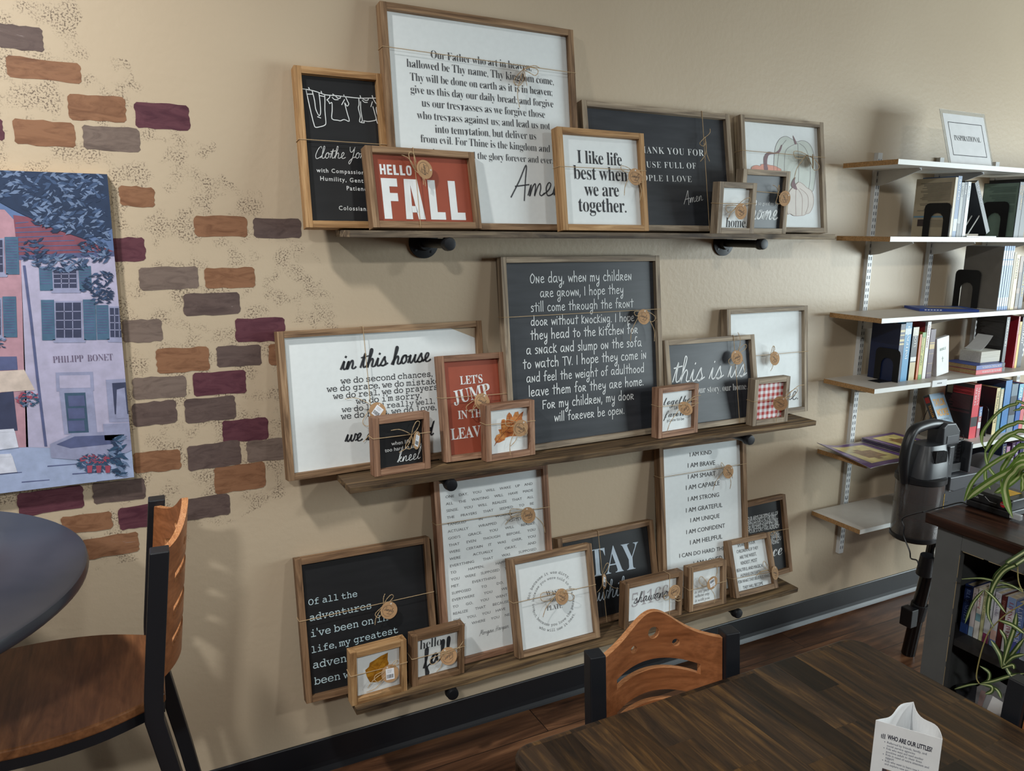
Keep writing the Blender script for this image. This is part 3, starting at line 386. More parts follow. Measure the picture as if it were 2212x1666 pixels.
def lay_text(mb, fn, s, vis, st, u0, v0, u1, v1, m, hf=None):
    """put s on the surface fn(u,v) so that its visible part vis spans (u0,v0)-(u1,v1) on the baseline"""
    V, Fc, e = text2d(s, st)
    a, b = xspan(V)
    if vis and vis != s:
        if s.startswith(vis): b = xspan(text2d(vis, st)[0])[1]
        else:
            i = s.index(vis); pre = s[:i]
            ax, bx_ = xspan(text2d(s[:i+len(vis)], st)[0]); wv = xspan(text2d(vis, st)[0]); a, b = bx_-(wv[1]-wv[0]), bx_
    L = math.hypot(u1-u0, v1-v0); k = L/(b-a); cx, cy = (u1-u0)/L, (v1-v0)/L
    h = hf if hf else (FONTS[st][3] if st in FONTS else 1.0)
    mb.add([fn(u0+(x-a)*k*cx-y*k*h*cy, v0+(x-a)*k*cy+y*k*h*cx) for x, y in V], Fc, m)
def lay_simple(mb, fn, s, st, u0, v0, width, m, height=None, ang=0):
    V, Fc, e = text2d(s, st); a, b = xspan(V); k = width/(b-a); kv = k
    if height: kv = height/max(1e-6, max(p[1] for p in V))
    c, sn = math.cos(ang), math.sin(ang)
    mb.add([fn(u0+(x-a)*k*c-y*kv*sn, v0+(x-a)*k*sn+y*kv*c) for x, y in V], Fc, m)
def lay_arc(mb, fn, s, st, cu, cv, r, mid, size, m, outward=True):
    """letters along a circle; mid = angle of the middle of the line"""
    adv = []
    for ch in s:
        if ch == ' ': adv.append(.38); continue
        a, b = xspan(text2d(ch, st)[0]); adv.append(b-a+.10)
    tot = sum(adv)*size/r; g = mid+tot/2 if outward else mid-tot/2
    for ch, w in zip(s, adv):
        d = w*size/r; g2 = g-d/2 if outward else g+d/2
        if ch != ' ':
            V, Fc, e = text2d(ch, st); a, b = xspan(V); rot = g2-PI/2 if outward else g2+PI/2; c, sn = math.cos(rot), math.sin(rot); pu, pv = cu+r*math.cos(g2), cv+r*math.sin(g2)
            mb.add([fn(pu+((x-(a+b)/2)*c-y*sn)*size, pv+((x-(a+b)/2)*sn+y*c)*size) for x, y in V], Fc, m)
        g = g-d if outward else g+d
def lay_strokes(mb, fn, strokes, w, m, sm=4):
    for s in strokes:
        pts = [Vector(p[:2]) for p in s]; pts = smooth_line(pts, sm) if len(pts) > 2 else pts
        v, f = ribbon(pts, w); mb.add([fn(*p) for p in v], f, m)
def lay_poly(mb, fn, pts, m): 
    mb.quad([fn(*p[:2]) for p in pts], m)
BLOCK = {'F': [(0, 0, .3, 1), (.3, .8, .62, 1), (.3, .44, .6, .64)], 'L': [(0, 0, .3, 1), (.3, 0, .62, .19)], 'H': [(0, 0, .24, 1), (.46, 0, .7, 1), (.24, .4, .46, .6)],
         'E': [(0, 0, .24, 1), (.24, .82, .6, 1), (.24, .41, .56, .58), (.24, 0, .6, .18)]}
def lay_block(mb, fn, word, u0, v0, u1, v1, h, m, gap):
    """condensed block capitals"""
    polys, x = [], 0
    for ch in word:
        if ch in BLOCK:
            for a, b, c, d in BLOCK[ch]: polys.append([(x+a, b), (x+c, b), (x+c, d), (x+a, d)])
            x += max(q[2] for q in BLOCK[ch])+gap
        elif ch == 'A':
            for q in ([(0, 0), (.27, 0), (.29, 1), (.05, 1)], [(.29, .85), (.5, 0), (.78, 0), (.58, 1), (.29, 1)], [(.24, .17), (.5, .17), (.44, .33), (.26, .33)]): polys.append([(x+a, b) for a, b in q])
            x += .78+gap
        elif ch == 'O':
            P = [(.33+.33*math.copysign(abs(math.cos(g))**.7, math.cos(g)), .5+.5*math.copysign(abs(math.sin(g))**.6, math.sin(g))) for g in [2*PI*i/24 for i in range(24)]]
            Q = [(.33+(a-.33)*.34, .5+(b-.5)*.66) for a, b in P]
            for i in range(24): j = (i+1) % 24; polys.append([(x+P[i][0], P[i][1]), (x+P[j][0], P[j][1]), (x+Q[j][0], Q[j][1]), (x+Q[i][0], Q[i][1])])
            x += .66+gap
    k = (math.hypot(u1-u0, v1-v0))/(x-gap); c, sn = (u1-u0)/(k*(x-gap)), (v1-v0)/(k*(x-gap))
    for p in polys: mb.quad([fn(u0+a*k*c-b*k*h*sn, v0+a*k*sn+b*k*h*c) for a, b in p], m)
# ---------------------------------------------------------------- room
def wall_material(speckle):
    m, t, b = nt('painted_wall_speckled' if speckle else 'painted_wall'); b.inputs['Roughness'].default_value = .42; b.inputs['Specular IOR Level'].default_value = .35
    v = coords(t, rnd=False)
    n0 = N(t, 'ShaderNodeTexNoise', i_Scale=1.3, i_Detail=3.0); t.links.new(v, n0.inputs['Vector'])
    col = ramp(t, n0.outputs[0], [(.3, srgb(188, 170, 146)), (.7, srgb(196, 179, 155))])
    n5 = N(t, 'ShaderNodeTexNoise', i_Scale=60.0, i_Detail=5.0); t.links.new(v, n5.inputs['Vector'])
    if speckle:
        sx = N(t, 'ShaderNodeSeparateXYZ'); t.links.new(v, sx.inputs[0])
        zf = N(t, 'ShaderNodeMapRange', i_From_Min=.6, i_From_Max=2.1); t.links.new(sx.outputs['Z'], zf.inputs['Value'])
        g = lambda x: (x, x, x, 1)
        bd = ramp(t, zf.outputs[0], [(0, g(.0)), (.06, g(.0)), (.14, g(.56)), (.22, g(.72)), (.35, g(.80)), (.62, g(.79)), (.78, g(.68)), (.88, g(.61)), (1, g(.5))])
        b2 = N(t, 'ShaderNodeMath', operation='MULTIPLY_ADD', i_1=2.0, i_2=-1.0); t.links.new(bd, b2.inputs[0]); bd = b2.outputs[0]
        nb = N(t, 'ShaderNodeTexNoise', i_Scale=7.0, i_Detail=2.0); t.links.new(v, nb.inputs['Vector'])
        a = N(t, 'ShaderNodeMath', operation='MULTIPLY_ADD', i_1=.25, i_2=-.125); t.links.new(nb.outputs[0], a.inputs[0])
        s1 = N(t, 'ShaderNodeMath', operation='ADD'); t.links.new(a.outputs[0], s1.inputs[0]); t.links.new(sx.outputs['X'], s1.inputs[1])
        inside = N(t, 'ShaderNodeMath', operation='LESS_THAN'); t.links.new(s1.outputs[0], inside.inputs[0]); t.links.new(bd, inside.inputs[1])
        cl = N(t, 'ShaderNodeTexNoise', i_Scale=17.0, i_Detail=2.0); t.links.new(v, cl.inputs['Vector'])
        c1 = ramp(t, cl.outputs[0], [(.47, g(0)), (.60, g(1))])
        fn = N(t, 'ShaderNodeTexNoise', i_Scale=230.0, i_Detail=2.0, i_Roughness=.6); t.links.new(v, fn.inputs['Vector'])
        f1 = ramp(t, fn.outputs[0], [(.53, g(0)), (.57, g(1))])
        k = mix(t, 1.0, mix(t, 1.0, c1, f1, 'MULTIPLY'), inside.outputs[0], 'MULTIPLY')
        kk = N(t, 'ShaderNodeMath', operation='MULTIPLY', i_1=.8); t.links.new(k, kk.inputs[0])
        col = mix(t, kk.outputs[0], col, srgb(92, 76, 66))
    t.links.new(col, b.inputs['Base Color'])
    n6 = N(t, 'ShaderNodeTexNoise', i_Scale=9.0, i_Detail=6.0, i_Roughness=.7); t.links.new(v, n6.inputs['Vector'])
    hh = mix(t, .5, n5.outputs[0], n6.outputs[0]); bump(t, b, hh, .35, .004); return m
def brick_paint(name, a, b_):
    m, t, b = nt(name); b.inputs['Roughness'].default_value = .5; b.inputs['Specular IOR Level'].default_value = .3
    v = coords(t, (14, 9, 46), rnd=False); n = N(t, 'ShaderNodeTexNoise', i_Scale=1.0, i_Detail=8.0, i_Distortion=1.2, i_Roughness=.65); t.links.new(v, n.inputs['Vector'])
    t.links.new(ramp(t, n.outputs[0], [(.3, a), (.56, b_), (.68, b_), (.74, srgb(168, 156, 154))]), b.inputs['Base Color'])
    bump(t, b, n.outputs[0], .3, .002); return m
WALLM = wall_material(True); WALL2 = wall_material(False)
BRICKM = {'o': brick_paint('brick_paint_ochre', srgb(112, 76, 55), srgb(142, 102, 76)), 'm': brick_paint('brick_paint_maroon', srgb(76, 40, 52), srgb(98, 58, 68)),
          'g': brick_paint('brick_paint_grey', srgb(96, 82, 76), srgb(122, 106, 98)), 'd': brick_paint('brick_paint_brown', srgb(78, 64, 62), srgb(100, 84, 80))}
wm = MB(); wm.box(-3, 6, 0, .12, 0, 3)
bi = {'o': 1, 'm': 2, 'g': 3, 'd': 4}
for ib, (xa, za, xb, zb, k) in enumerate(D['BRICK']):
    pts = []
    def edge(p, q, n):
        for i in range(n):
            t_ = i/n; e = 0 if i == 0 else random.uniform(-.0022, .0022)
            dx, dz = q[0]-p[0], q[1]-p[1]; L = math.hypot(dx, dz); pts.append((p[0]+dx*t_-dz/L*e, p[1]+dz*t_+dx/L*e))
    r = .006; w = random.uniform(-.003, .003)
    C_ = [(xa, za-r), (xa+r, za), (xb-r, za+w), (xb, za-r+w), (xb, zb+r), (xb-r, zb), (xa+r, zb-w), (xa, zb+r-w)]
    for i in range(8): edge(C_[i], C_[(i+1) % 8], 6 if i % 2 else 1)
    wm.quad([(x, -.0005-.00002*ib, z) for x, z in pts], bi[k])
struct('wall_back', wm, [WALLM]+[BRICKM[k] for k in 'omgd'], fix=False)
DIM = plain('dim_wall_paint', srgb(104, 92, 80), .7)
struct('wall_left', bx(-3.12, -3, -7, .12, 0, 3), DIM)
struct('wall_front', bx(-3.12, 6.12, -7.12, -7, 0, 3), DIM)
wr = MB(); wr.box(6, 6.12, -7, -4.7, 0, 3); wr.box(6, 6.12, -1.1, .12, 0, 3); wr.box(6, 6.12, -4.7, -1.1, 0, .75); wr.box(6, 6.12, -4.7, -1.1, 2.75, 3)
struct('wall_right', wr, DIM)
struct('ceiling', bx(-3.12, 6.12, -7.12, .12, 3, 3.1), plain('ceiling_paint', srgb(140, 132, 122), .8))
def floor_material():
    m, t, b = nt('plank_floor'); b.inputs['Roughness'].default_value = .34; b.inputs['Specular IOR Level'].default_value = .4
    v = coords(t, rnd=False); br = N(t, 'ShaderNodeTexBrick', offset=.37, i_Scale=1.0, i_Mortar_Size=.0016, i_Brick_Width=1.22, i_Row_Height=.152)
    br.inputs['Color1'].default_value = (0, 0, 0, 1); br.inputs['Color2'].default_value = (1, 1, 1, 1); br.inputs['Mortar'].default_value = (.5, .5, .5, 1); t.links.new(v, br.inputs['Vector'])
    ad = N(t, 'ShaderNodeVectorMath', operation='MULTIPLY_ADD'); t.links.new(br.outputs['Color'], ad.inputs[0]); ad.inputs[1].default_value = (7, 5, 3); t.links.new(v, ad.inputs[2])
    mp = N(t, 'ShaderNodeMapping'); mp.inputs['Scale'].default_value = (1.6, 14, 1); t.links.new(ad.outputs[0], mp.inputs['Vector'])
    n = N(t, 'ShaderNodeTexNoise', i_Scale=1.0, i_Detail=7.0, i_Distortion=1.6, i_Roughness=.6); t.links.new(mp.outputs[0], n.inputs['Vector'])
    col = ramp(t, n.outputs[0], [(.3, srgb(46, 29, 20)), (.5, srgb(88, 58, 40)), (.68, srgb(126, 88, 62))])
    col = mix(t, br.outputs['Fac'], col, srgb(24, 14, 10)); t.links.new(col, b.inputs['Base Color']); bump(t, b, n.outputs[0], .1, .001); return m
struct('floor', bx(-3.12, 6.12, -7.12, .12, -.1, 0), floor_material())
bb = MB(); prof = [(0, 0), (-.016, 0), (-.013, .006), (-.0075, .016), (-.005, .03), (-.005, .106), (-.003, .109), (0, .11)]
bb.prism(prof, lambda u, v, d: (d, u, v), -3, 6)
struct('baseboard_back', bb, plain('black_vinyl', srgb(24, 25, 30), .38))
# ---------------------------------------------------------------- plank shelves on pipe brackets
SHELFW = wood('shelf_wood', srgb(58, 46, 36), srgb(104, 84, 62), srgb(150, 124, 90), .7, 2.2, 38, knots=True, bmp=.5)
SHELFG = wood('shelf_wood_grey', srgb(70, 62, 56), srgb(120, 106, 90), srgb(164, 148, 122), .7, 2.2, 38, knots=True, bmp=.5)
def wall_shelf(label, x0, x1, ztop, y0, y1, mat, brx):
    r = thing('wall_shelf', label, 'shelf', (x0, y0, ztop-.018), group='plank shelves on the wall')
    L = x1-x0; n = 40; mb = MB(); rnd = random.Random(int(ztop*100))
    for (yy, sg) in ((y1-y0, 1),):
        pass
    d = y1-y0                                                     # y0 back (near the wall), y1 front (negative)
    ring = []
    for i in range(n+1):
        x = L*i/n; e = .0012*math.sin(i*1.7+ztop*9)+rnd.uniform(-.0008, .0008)
        a = len(mb.v); mb.v += [(x, 0, 0), (x, d+e+.001, 0), (x, d+e, .018), (x, 0, .018)]; ring.append(a)
    for a, c in zip(ring, ring[1:]):
        for j in range(4): k = (j+1) % 4; mb.f.append((a+j, a+k, c+k, c+j)); mb.m.append(0)
    mb.f.append((0, 1, 2, 3)); mb.f.append(tuple(ring[-1]+j for j in (3, 2, 1, 0))); mb.m += [0, 0]
    obj('plank', mb, mat, r, bevel=.0015)
    for bxx in brx:
        p = MB(); z = -.0165; X = bxx-x0
        p.tube([(X, -y0-.006, z), (X, d+.02, z)], .0135, 16)
        po = obj('pipe_bracket', p, IRON, r, smooth=True)
        fl = MB(); fl.lathe([(.046, 0), (.046, .006), (.024, .009), (.021, .024), (.014, .024)], (X, -y0-.0005, z), 36, axis='y')
        for g in (.6, 2.2, 3.8, 5.4): fl.lathe([(.0045, .006), (.0045, .0085), (.002, .0088)], (X+.034*math.cos(g), -y0-.0005, z+.034*math.sin(g)), 10, axis='y')
        lay_arc(fl, lambda u, v: (u, -y0-.0085, v), '10-40', 'G', X, z, .031, -PI/2, .016, 1, False)
        obj('flange', fl, [IRON, plain('iron_relief', srgb(60, 64, 70), .5)], po, fix=False)
        cp = MB(); cp.lathe([(.0165, 0), (.0185, .004), (.0185, .026), (.0165, .031), (.012, .032)], (X, d+.022, z), 20, axis='y')
        cp.lathe([(.0185, .006), (.0195, .009), (.0195, .013), (.0185, .016)], (X, d+.022, z), 20, axis='y')
        obj('end_cap', cp, IRON, po, smooth=True)
    return r
BRX = (.845, 2.0)
wall_shelf('topmost brown plank shelf on black pipe brackets, holding the largest white prayer sign', .57, 2.352, 1.672, -.05, -.195, SHELFG, BRX)
wall_shelf('middle brown plank shelf on the wall, with a chipped dark edge at its left end', .547, 2.334, .984, -.058, -.2, SHELFW, BRX)
wall_shelf('lowest brown plank shelf on the wall, just above the black baseboard', .545, 2.313, .314, -.058, -.203, SHELFW, BRX)
# ---------------------------------------------------------------- framed signs
T = .035; PF = .020                                                # moulding depth; panel face in front of the back
pf = lambda u, v: (u, -PF-.0004, v)
pf2 = lambda u, v: (u, -PF-.0008, v)
pf3 = lambda u, v: (u, -PF-.0012, v)
def twine(root, key, w, h):
    hv, p0, p1, knot, tg, ex = D['TW'][key]
    mb = MB(); yf = -T-.0012; r = .00105
    if hv == 'H':
        s = (p1[1]-p0[1])/(p1[0]-p0[0]); va = p0[1]-s*p0[0]; vb = va+s*w; kv = (lambda u: va+s*u)
        mb.tube([(-.001, .001, va+.002), (-.0012, yf+.0012, va), (0.0, yf, va), (w, yf, vb), (w+.0012, yf+.0012, vb), (w+.001, .001, vb-.002), (-.001, .001, va+.002)], r, 6)
    else:
        s = (p1[0]-p0[0])/(p1[1]-p0[1]); ub = p0[0]-s*p0[1]; ut = ub+s*h
        mb.tube([(ub, yf+.002, .0012), (ub, yf, .003), (ut, yf, h), (ut, yf+.0012, h+.0012), (ut, .001, h+.001), (ut, .0012, .01)], r, 6)
    tw = None
    if knot:
        K = Vector((knot[0], yf-.001, knot[1])); q = MB()
        mb.lathe([(.0003, -.0022), (.0022, -.001), (.0024, .001), (.0003, .0022)], tuple(K), 8)
        for i, e in enumerate(ex):
            P = Vector((e[0], yf-.003-.002*(i % 2), e[1])); d = P-K; pr = Vector((-d.z, 0, d.x))
            if e[2] == 't':
                c = .12*(1 if i % 2 else -1)
                pts = smooth_line([K, K+d*.35+pr*c*.8+Vector((0, -.005, 0)), K+d*.7+pr*c+Vector((0, -.004, 0)), P], 5)
            else:
                pts = smooth_line([K, K+d*.45+pr*.2+Vector((0, -.006, 0)), K+d*.9+pr*.2+Vector((0, -.007, 0)), P+Vector((0, -.004, 0)), K+d*.85-pr*.16, K+d*.4-pr*.12+Vector((0, -.003, 0)), K], 5)
            mb.tube(pts, [r*(1+.25*math.sin(j*2.1+i)) for j in range(len(pts))], 6)
    tw = obj('twine', mb, TWINE, root, smooth=True)
    if tg:
        cu, cv, st = tg; R = .0262; rn = random.Random(key)
        d = Vector((cu-knot[0], cv-knot[1])) if knot else Vector((0, -1)); L = max(d.length, .008)
        a = math.atan2(d.x, -d.y); c, sn = math.cos(a), math.sin(a)
        C = [(R*math.cos(2*PI*i/40), R*math.sin(2*PI*i/40)) for i in range(40)]
        t = MB(); t.prism(C, lambda x, z, y: (x, y, z), 0, -.0008)
        f = lambda u, v: (u, -.0011, v)
        t.quad([f(.0028*math.cos(2*PI*i/12), .0205+.0028*math.sin(2*PI*i/12)) for i in range(12)], 2)
        if not st:
            cir = [Vector((-.003+.0165*math.cos(g), .0165*math.sin(g)-.002)) for g in [.9+4.6*i/24 for i in range(25)]]
            v, fc = ribbon(cir, .0007); t.add([f(*p) for p in v], fc, 1)
            lay_simple(t, f, 'Simply', 'C', -.015, -.003, .031, 1, height=.013)
            lay_simple(t, f, 'made', 'G', -.004, -.0115, .014, 1, height=.0035)
        o = obj('tag', t, [KRAFT, INK, plain('tag_hole', srgb(210, 200, 190), .8)], root, (cu, yf-.006-.002*rn.random(), cv), (rn.uniform(-.25, .1), a+rn.uniform(-.3, .3), 0), fix=False)
        tilt = {'gingham': (-.2, .5, -1.05), 'together': (-.75, -.5, .2), 'hellofall': (-.55, -.45, 0), 'father': (-.1, -.2, 1.0), 'stay': (0, .1, .7), 'kneel': (0, .1, .75), 'pumpkin': (0, -.5, .8), 'speak': (0, .4, .35)}.get(key)
        if tilt: o.rotation_euler = tilt
        if st:
            s = MB(); s.box(-.0125, .0125, -.0013, -.0011, -.017, .015, 0)
            g = -.0105; rb = random.Random(3)
            while g < .0095:
                b_ = rb.uniform(.0004, .0013); s.quad([(g, -.00145, -.013), (g+b_, -.00145, -.013), (g+b_, -.00145, -.002), (g, -.00145, -.002)], 1); g += b_+rb.uniform(.0004, .0011)
            for k in range(3): s.quad([(-.009, -.00145, .003+k*.0035), (.004+k*.001, -.00145, .003+k*.0035), (.004+k*.001, -.00145, .0038+k*.0035), (-.009, -.00145, .0038+k*.0035)], 2)
            obj('price_sticker', s, [STICK, INK, INKL], o, rot=(0, .35, 0), fix=False)
def framed_sign(key, label, group, wk, pmat, inks, extra=None, rail=.0185):
    zs, x0, yb, psi, th, w, h = D['FR'][key]
    r = thing('framed_sign', label, 'framed sign', (x0, yb, zs), (-th, 0, psi), group)
    m = frame_wood(wk); e = .0002
    for name, L, loc, rot in (('side_rail', h, (rail, 0, 0), (0, -PI/2, 0)), ('side_rail', h, (w, 0, 0), (0, -PI/2, 0)),
                              ('top_rail', w-2*rail-2*e, (rail+e, 0, h-rail), (0, 0, 0)), ('bottom_rail', w-2*rail-2*e, (rail+e, 0, 0), (0, 0, 0))):
        obj(name, bx(0, L, -T, 0, 0, rail), m, r, loc, rot, bevel=.0008)
    p = MB().box(rail+e, w-rail-e, -PF, -PF+.005, rail+e, h-rail-e, 0)
    for st, s, vis, u0, v0, u1, v1 in D['TX'].get(key, []):
        k = 2 if (key == 'shawano' and s[0] == '5') else 1
        lay_text(p, pf if k == 2 else pf2, s, vis or s, st, u0, v0, u1, v1, k)
    if extra: extra(p, w, h)
    obj('panel', p, [pmat]+inks, r, fix=False)
    if key in D['TW']: twine(r, key, w, h)
    return r
G1, G2, G3 = 'framed signs on the top shelf', 'framed signs on the middle shelf', 'framed signs on the lowest shelf'
def x_cloth(p, w, h): lay_strokes(p, pf2, D['CLOTH'], .0022, 1, 3)
def x_fall(p, w, h):
    lay_block(p, pf2, 'HELLO', .040, .147, .132, .147, 1.15, 1, .16)
    lay_block(p, pf2, 'FALL', .040, .027, .284, .027, 1.49, 1, .22)
def x_pump(p, w, h):
    S = D['PUMP']; cl = lambda s: smooth_line([Vector(q) for q in s], 4, True)
    lay_poly(p, pf, cl(S[0]), 1); lay_strokes(p, pf2, [S[0]+S[0][:1]]+S[1:5], .0016, 2)
    lay_poly(p, pf2, cl(S[6]), 3); lay_strokes(p, pf3, [S[6]], .0014, 5); lay_poly(p, pf3, cl(S[7]), 4); lay_poly(p, pf3, cl(S[5]), 4)
    f4 = lambda u, v: (u, -PF-.0016, v); f5 = lambda u, v: (u, -PF-.002, v)
    lay_poly(p, f4, cl(S[8]), 6); lay_strokes(p, f5, [S[8]+S[8][:1]]+S[10:], .0013, 5); lay_poly(p, f5, cl(S[9]), 4)
def x_oak(p, w, h): lay_poly(p, pf, [q for q in D['OAK'][0]], 1); lay_strokes(p, pf2, D['OAK'][1:], .0011, 2)
def x_gold(p, w, h): lay_poly(p, pf, [q for q in D['GOLD'][0]], 1); lay_strokes(p, pf2, D['GOLD'][1:], .0009, 2)
def x_one(p, w, h):
    T_ = '''ONE DAY, YOU WILL WAKE UP AND|ALL THE WAITING WILL HAVE MADE|SENSE. YOU WILL REALIZE THAT ALL|THE PRAYERS THAT SEEMED TO BE|TANGLED IN WORRIES WERE|ACTUALLY WRAPPED TIGHTLY IN|GOD'S GRACE. YOU WILL REALIZE|THAT EVEN THOUGH BEFORE, YOU|WERE CERTAIN IT WAS OVER, YOU|WERE ACTUALLY OKAY, AND|EVERYTHING THAT WAS SUPPOSED|TO HAPPEN, HAPPENED. WHO|YOU WERE SUPPOSED TO MEET, YOU|MET. EVERYTHING YOU WERE|SUPPOSED TO DO, YOU DID.|EVERYWERE YOU WERE SUPPOSED|TO GO, YOU WENT. YOU WILL|REALIZE THAT BECAUSE GOD WAS|FOR YOU, YOU HAVE ALWAYS BEEN|RIGHT WHERE YOU NEEDED TO BE.'''.split('|')
    for i, l in enumerate(T_):
        v = .536-(.536-.1162)*i/19; ws = l.split(); sz = .0118
        wd = [(lambda s: s[1]-s[0])(xspan(text2d(q, 'G')[0]))*sz*1.22 for q in ws]; gap = (.3115-sum(wd))/max(1, len(ws)-1); u = .0425
        for q, a in zip(ws, wd): lay_simple(p, pf, q, 'G', u, v, a, 1, height=sz*.7); u += a+gap
def x_wash(p, w, h):
    c = (.153, .1535)
    lay_arc(p, pf, 'Not because it was dirty,', 'M', *c, .090, PI/2+.25, .0142, 1); lay_arc(p, pf, 'not because you were told to do so', 'M', *c, .0725, PI/2+.12, .0128, 1)
    lay_arc(p, pf, 'but because you love the person', 'M', *c, .0815, -PI/2+.12, .0138, 1, False); lay_arc(p, pf, 'who will use it next.', 'M', *c, .099, -PI/2+.12, .0142, 1, False)
def x_ging(p, w, h): pass
GING = None
def gingham_material():
    m, t, b = nt('gingham_check'); v = coords(t, rnd=False); s = N(t, 'ShaderNodeSeparateXYZ'); t.links.new(v, s.inputs[0]); out = []
    for a in ('X', 'Z'):
        q = N(t, 'ShaderNodeMath', operation='MULTIPLY', i_1=1/.0225); t.links.new(s.outputs[a], q.inputs[0]); f = N(t, 'ShaderNodeMath', operation='FRACT'); t.links.new(q.outputs[0], f.inputs[0])
        g = N(t, 'ShaderNodeMath', operation='GREATER_THAN', i_1=.5); t.links.new(f.outputs[0], g.inputs[0]); out.append(g.outputs[0])
    ad = N(t, 'ShaderNodeMath', operation='ADD'); t.links.new(out[0], ad.inputs[0]); t.links.new(out[1], ad.inputs[1])
    hf = N(t, 'ShaderNodeMath', operation='MULTIPLY', i_1=.5); t.links.new(ad.outputs[0], hf.inputs[0])
    wv = N(t, 'ShaderNodeTexWave', i_Scale=160.0); wv.bands_direction = 'DIAGONAL'; t.links.new(v, wv.inputs['Vector'])
    half = mix(t, wv.outputs['Fac'], srgb(226, 205, 208), srgb(190, 110, 112))
    c = mix(t, ramp(t, hf.outputs[0], [(0, (0, 0, 0, 1)), (.3, (1, 1, 1, 1))], 'CONSTANT'), srgb(232, 234, 238), half)
    c = mix(t, ramp(t, hf.outputs[0], [(0, (0, 0, 0, 1)), (.8, (1, 1, 1, 1))], 'CONSTANT'), c, srgb(176, 50, 46)); t.links.new(c, b.inputs['Base Color']); b.inputs['Roughness'].default_value = .7; return m
LEAFO = wood('oak_leaf_print', srgb(168, 86, 46), srgb(206, 128, 70), srgb(226, 168, 104), .6, 30, 40); LEAFV = plain('leaf_vein', srgb(120, 58, 40), .6)
LEAFG = wood('gold_leaf_print', srgb(150, 98, 22), srgb(182, 124, 34), srgb(200, 146, 48), .6, 30, 40); LEAFGV = plain('gold_leaf_vein', srgb(132, 84, 24), .6)
PK = [plain('pumpkin_white', srgb(206, 214, 208), .6, noise=.06, nscale=20), plain('pumpkin_rib', srgb(150, 146, 150), .6), plain('pumpkin_coral', srgb(222, 160, 144), .6, noise=.1), plain('pumpkin_stem', srgb(136, 112, 118), .6, noise=.15),
      plain('pumpkin_outline', srgb(176, 150, 146), .6), plain('pumpkin_cream', srgb(222, 216, 210), .6, noise=.05)]
framed_sign('clothe', 'narrow black sign with a white clothesline drawing, leftmost on the top shelf', G1, 'warm', BLACK_P, [WHITE_INK], x_cloth)
framed_sign('father', 'largest white sign on the top shelf, printed with a long prayer in grey serif letters', G1, 'mid', PANEL_W, [plain('prayer_ink', srgb(66, 68, 74), .7)])
framed_sign('fall', 'small rust-red sign reading HELLO FALL in white block letters on the top shelf', G1, 'mid', RUST_P, [WHITE_INK], x_fall)
framed_sign('like', 'white sign in honey wood reading I like life best when we are together', G1, 'warm', PANEL_W, [INK])
framed_sign('thank', 'wide charcoal sign with white capitals about a house full of people I love', G1, 'grey', CHALK, [WHITE_INK])
framed_sign('pumpkin', 'white sign with pale painted pumpkins, rightmost on the top shelf', G1, 'grey', PANEL_W, PK, x_pump)
framed_sign('sogood', 'small charcoal sign in front of the pumpkin picture, lettered it\'s so good to be home', G1, 'grey', CHALK, [WHITE_INK])
framed_sign('homesm', 'smallest white sign on the top shelf, reading home. below a round tag', G1, 'grey', PANEL_W, [INK])
framed_sign('house', 'wide white sign headed in this house, leftmost on the middle shelf', G2, 'mid', PANEL_W, [INK])
framed_sign('jump', 'tall narrow rust-red sign reading LET\'S JUMP IN THE LEAVES', G2, 'red', RUST_P, [WHITE_INK])
framed_sign('oak', 'small white sign with an orange oak leaf print on the middle shelf', G2, 'red', PANEL_W, [LEAFO, LEAFV], x_oak)
framed_sign('kneel', 'small black sign with the white script word kneel on the middle shelf', G2, 'red', BLACK_P, [WHITE_INK])
framed_sign('oneday', 'large square charcoal sign covered in white handwriting about grown children', G2, 'grey', CHALK, [WHITE_INK])
framed_sign('thisisus', 'charcoal sign with the white script words this is us', G2, 'grey', CHALK, [WHITE_INK])
framed_sign('white', 'nearly blank white sign at the right end of the middle shelf, behind the gingham frame', G2, 'grey', PANEL_W, [INKL])
framed_sign('together', 'small white sign in script reading together is my favorite place to be', G2, 'red', PANEL_W, [INK])
framed_sign('gingham', 'small red and white gingham check frame at the right end of the middle shelf', G2, 'grey', gingham_material(), [])
framed_sign('ofall', 'large black sign with pale typewriter letters about adventures, leftmost on the lowest shelf', G3, 'dark', BLACK_P, [plain('pale_blue_ink', srgb(186, 208, 216), .6)])
framed_sign('goldleaf', 'small white sign with a golden birch leaf, front left on the lowest shelf', G3, 'warm', PANEL_W, [LEAFG, LEAFGV], x_gold)
framed_sign('hellofall', 'small white sign with hello fall in black brush script on the lowest shelf', G3, 'dark', PANEL_W, [INK])
framed_sign('onewake', 'tall white sign filled with thin grey capitals starting ONE DAY, YOU WILL WAKE UP', G3, 'red', PANEL_W, [INKL], x_one)
framed_sign('wash', 'square white sign with circular lettering around WASH THE PLATE', G3, 'mid', PANEL_W, [INKL], x_wash)
framed_sign('stay', 'black sign with big pale serif letters STAY, standing behind two smaller white signs', G3, 'mid', BLACK_P, [plain('pale_ink', srgb(176, 190, 204), .6)])
framed_sign('shawano', 'small wide white sign with the script word shawano', G3, 'dark', PANEL_W, [INK, plain('faint_ink', srgb(176, 172, 176), .7)])
framed_sign('withyou', 'small white sign with faint script and a barcoded tag, between shawano and the child sign', G3, 'mid', PANEL_W, [plain('script_ink', srgb(130, 128, 130), .7)])
framed_sign('speak', 'white sign in narrow grey capitals about speaking to your children', G3, 'mid', PANEL_W, [INKL])
framed_sign('arms', 'black sign with small white capitals at the far right end of the lowest shelf', G3, 'dark', BLACK_P, [WHITE_INK])
framed_sign('iam', 'tall white sign listing I AM KIND, I AM BRAVE and more', G3, 'mid', PANEL_W, [INK])
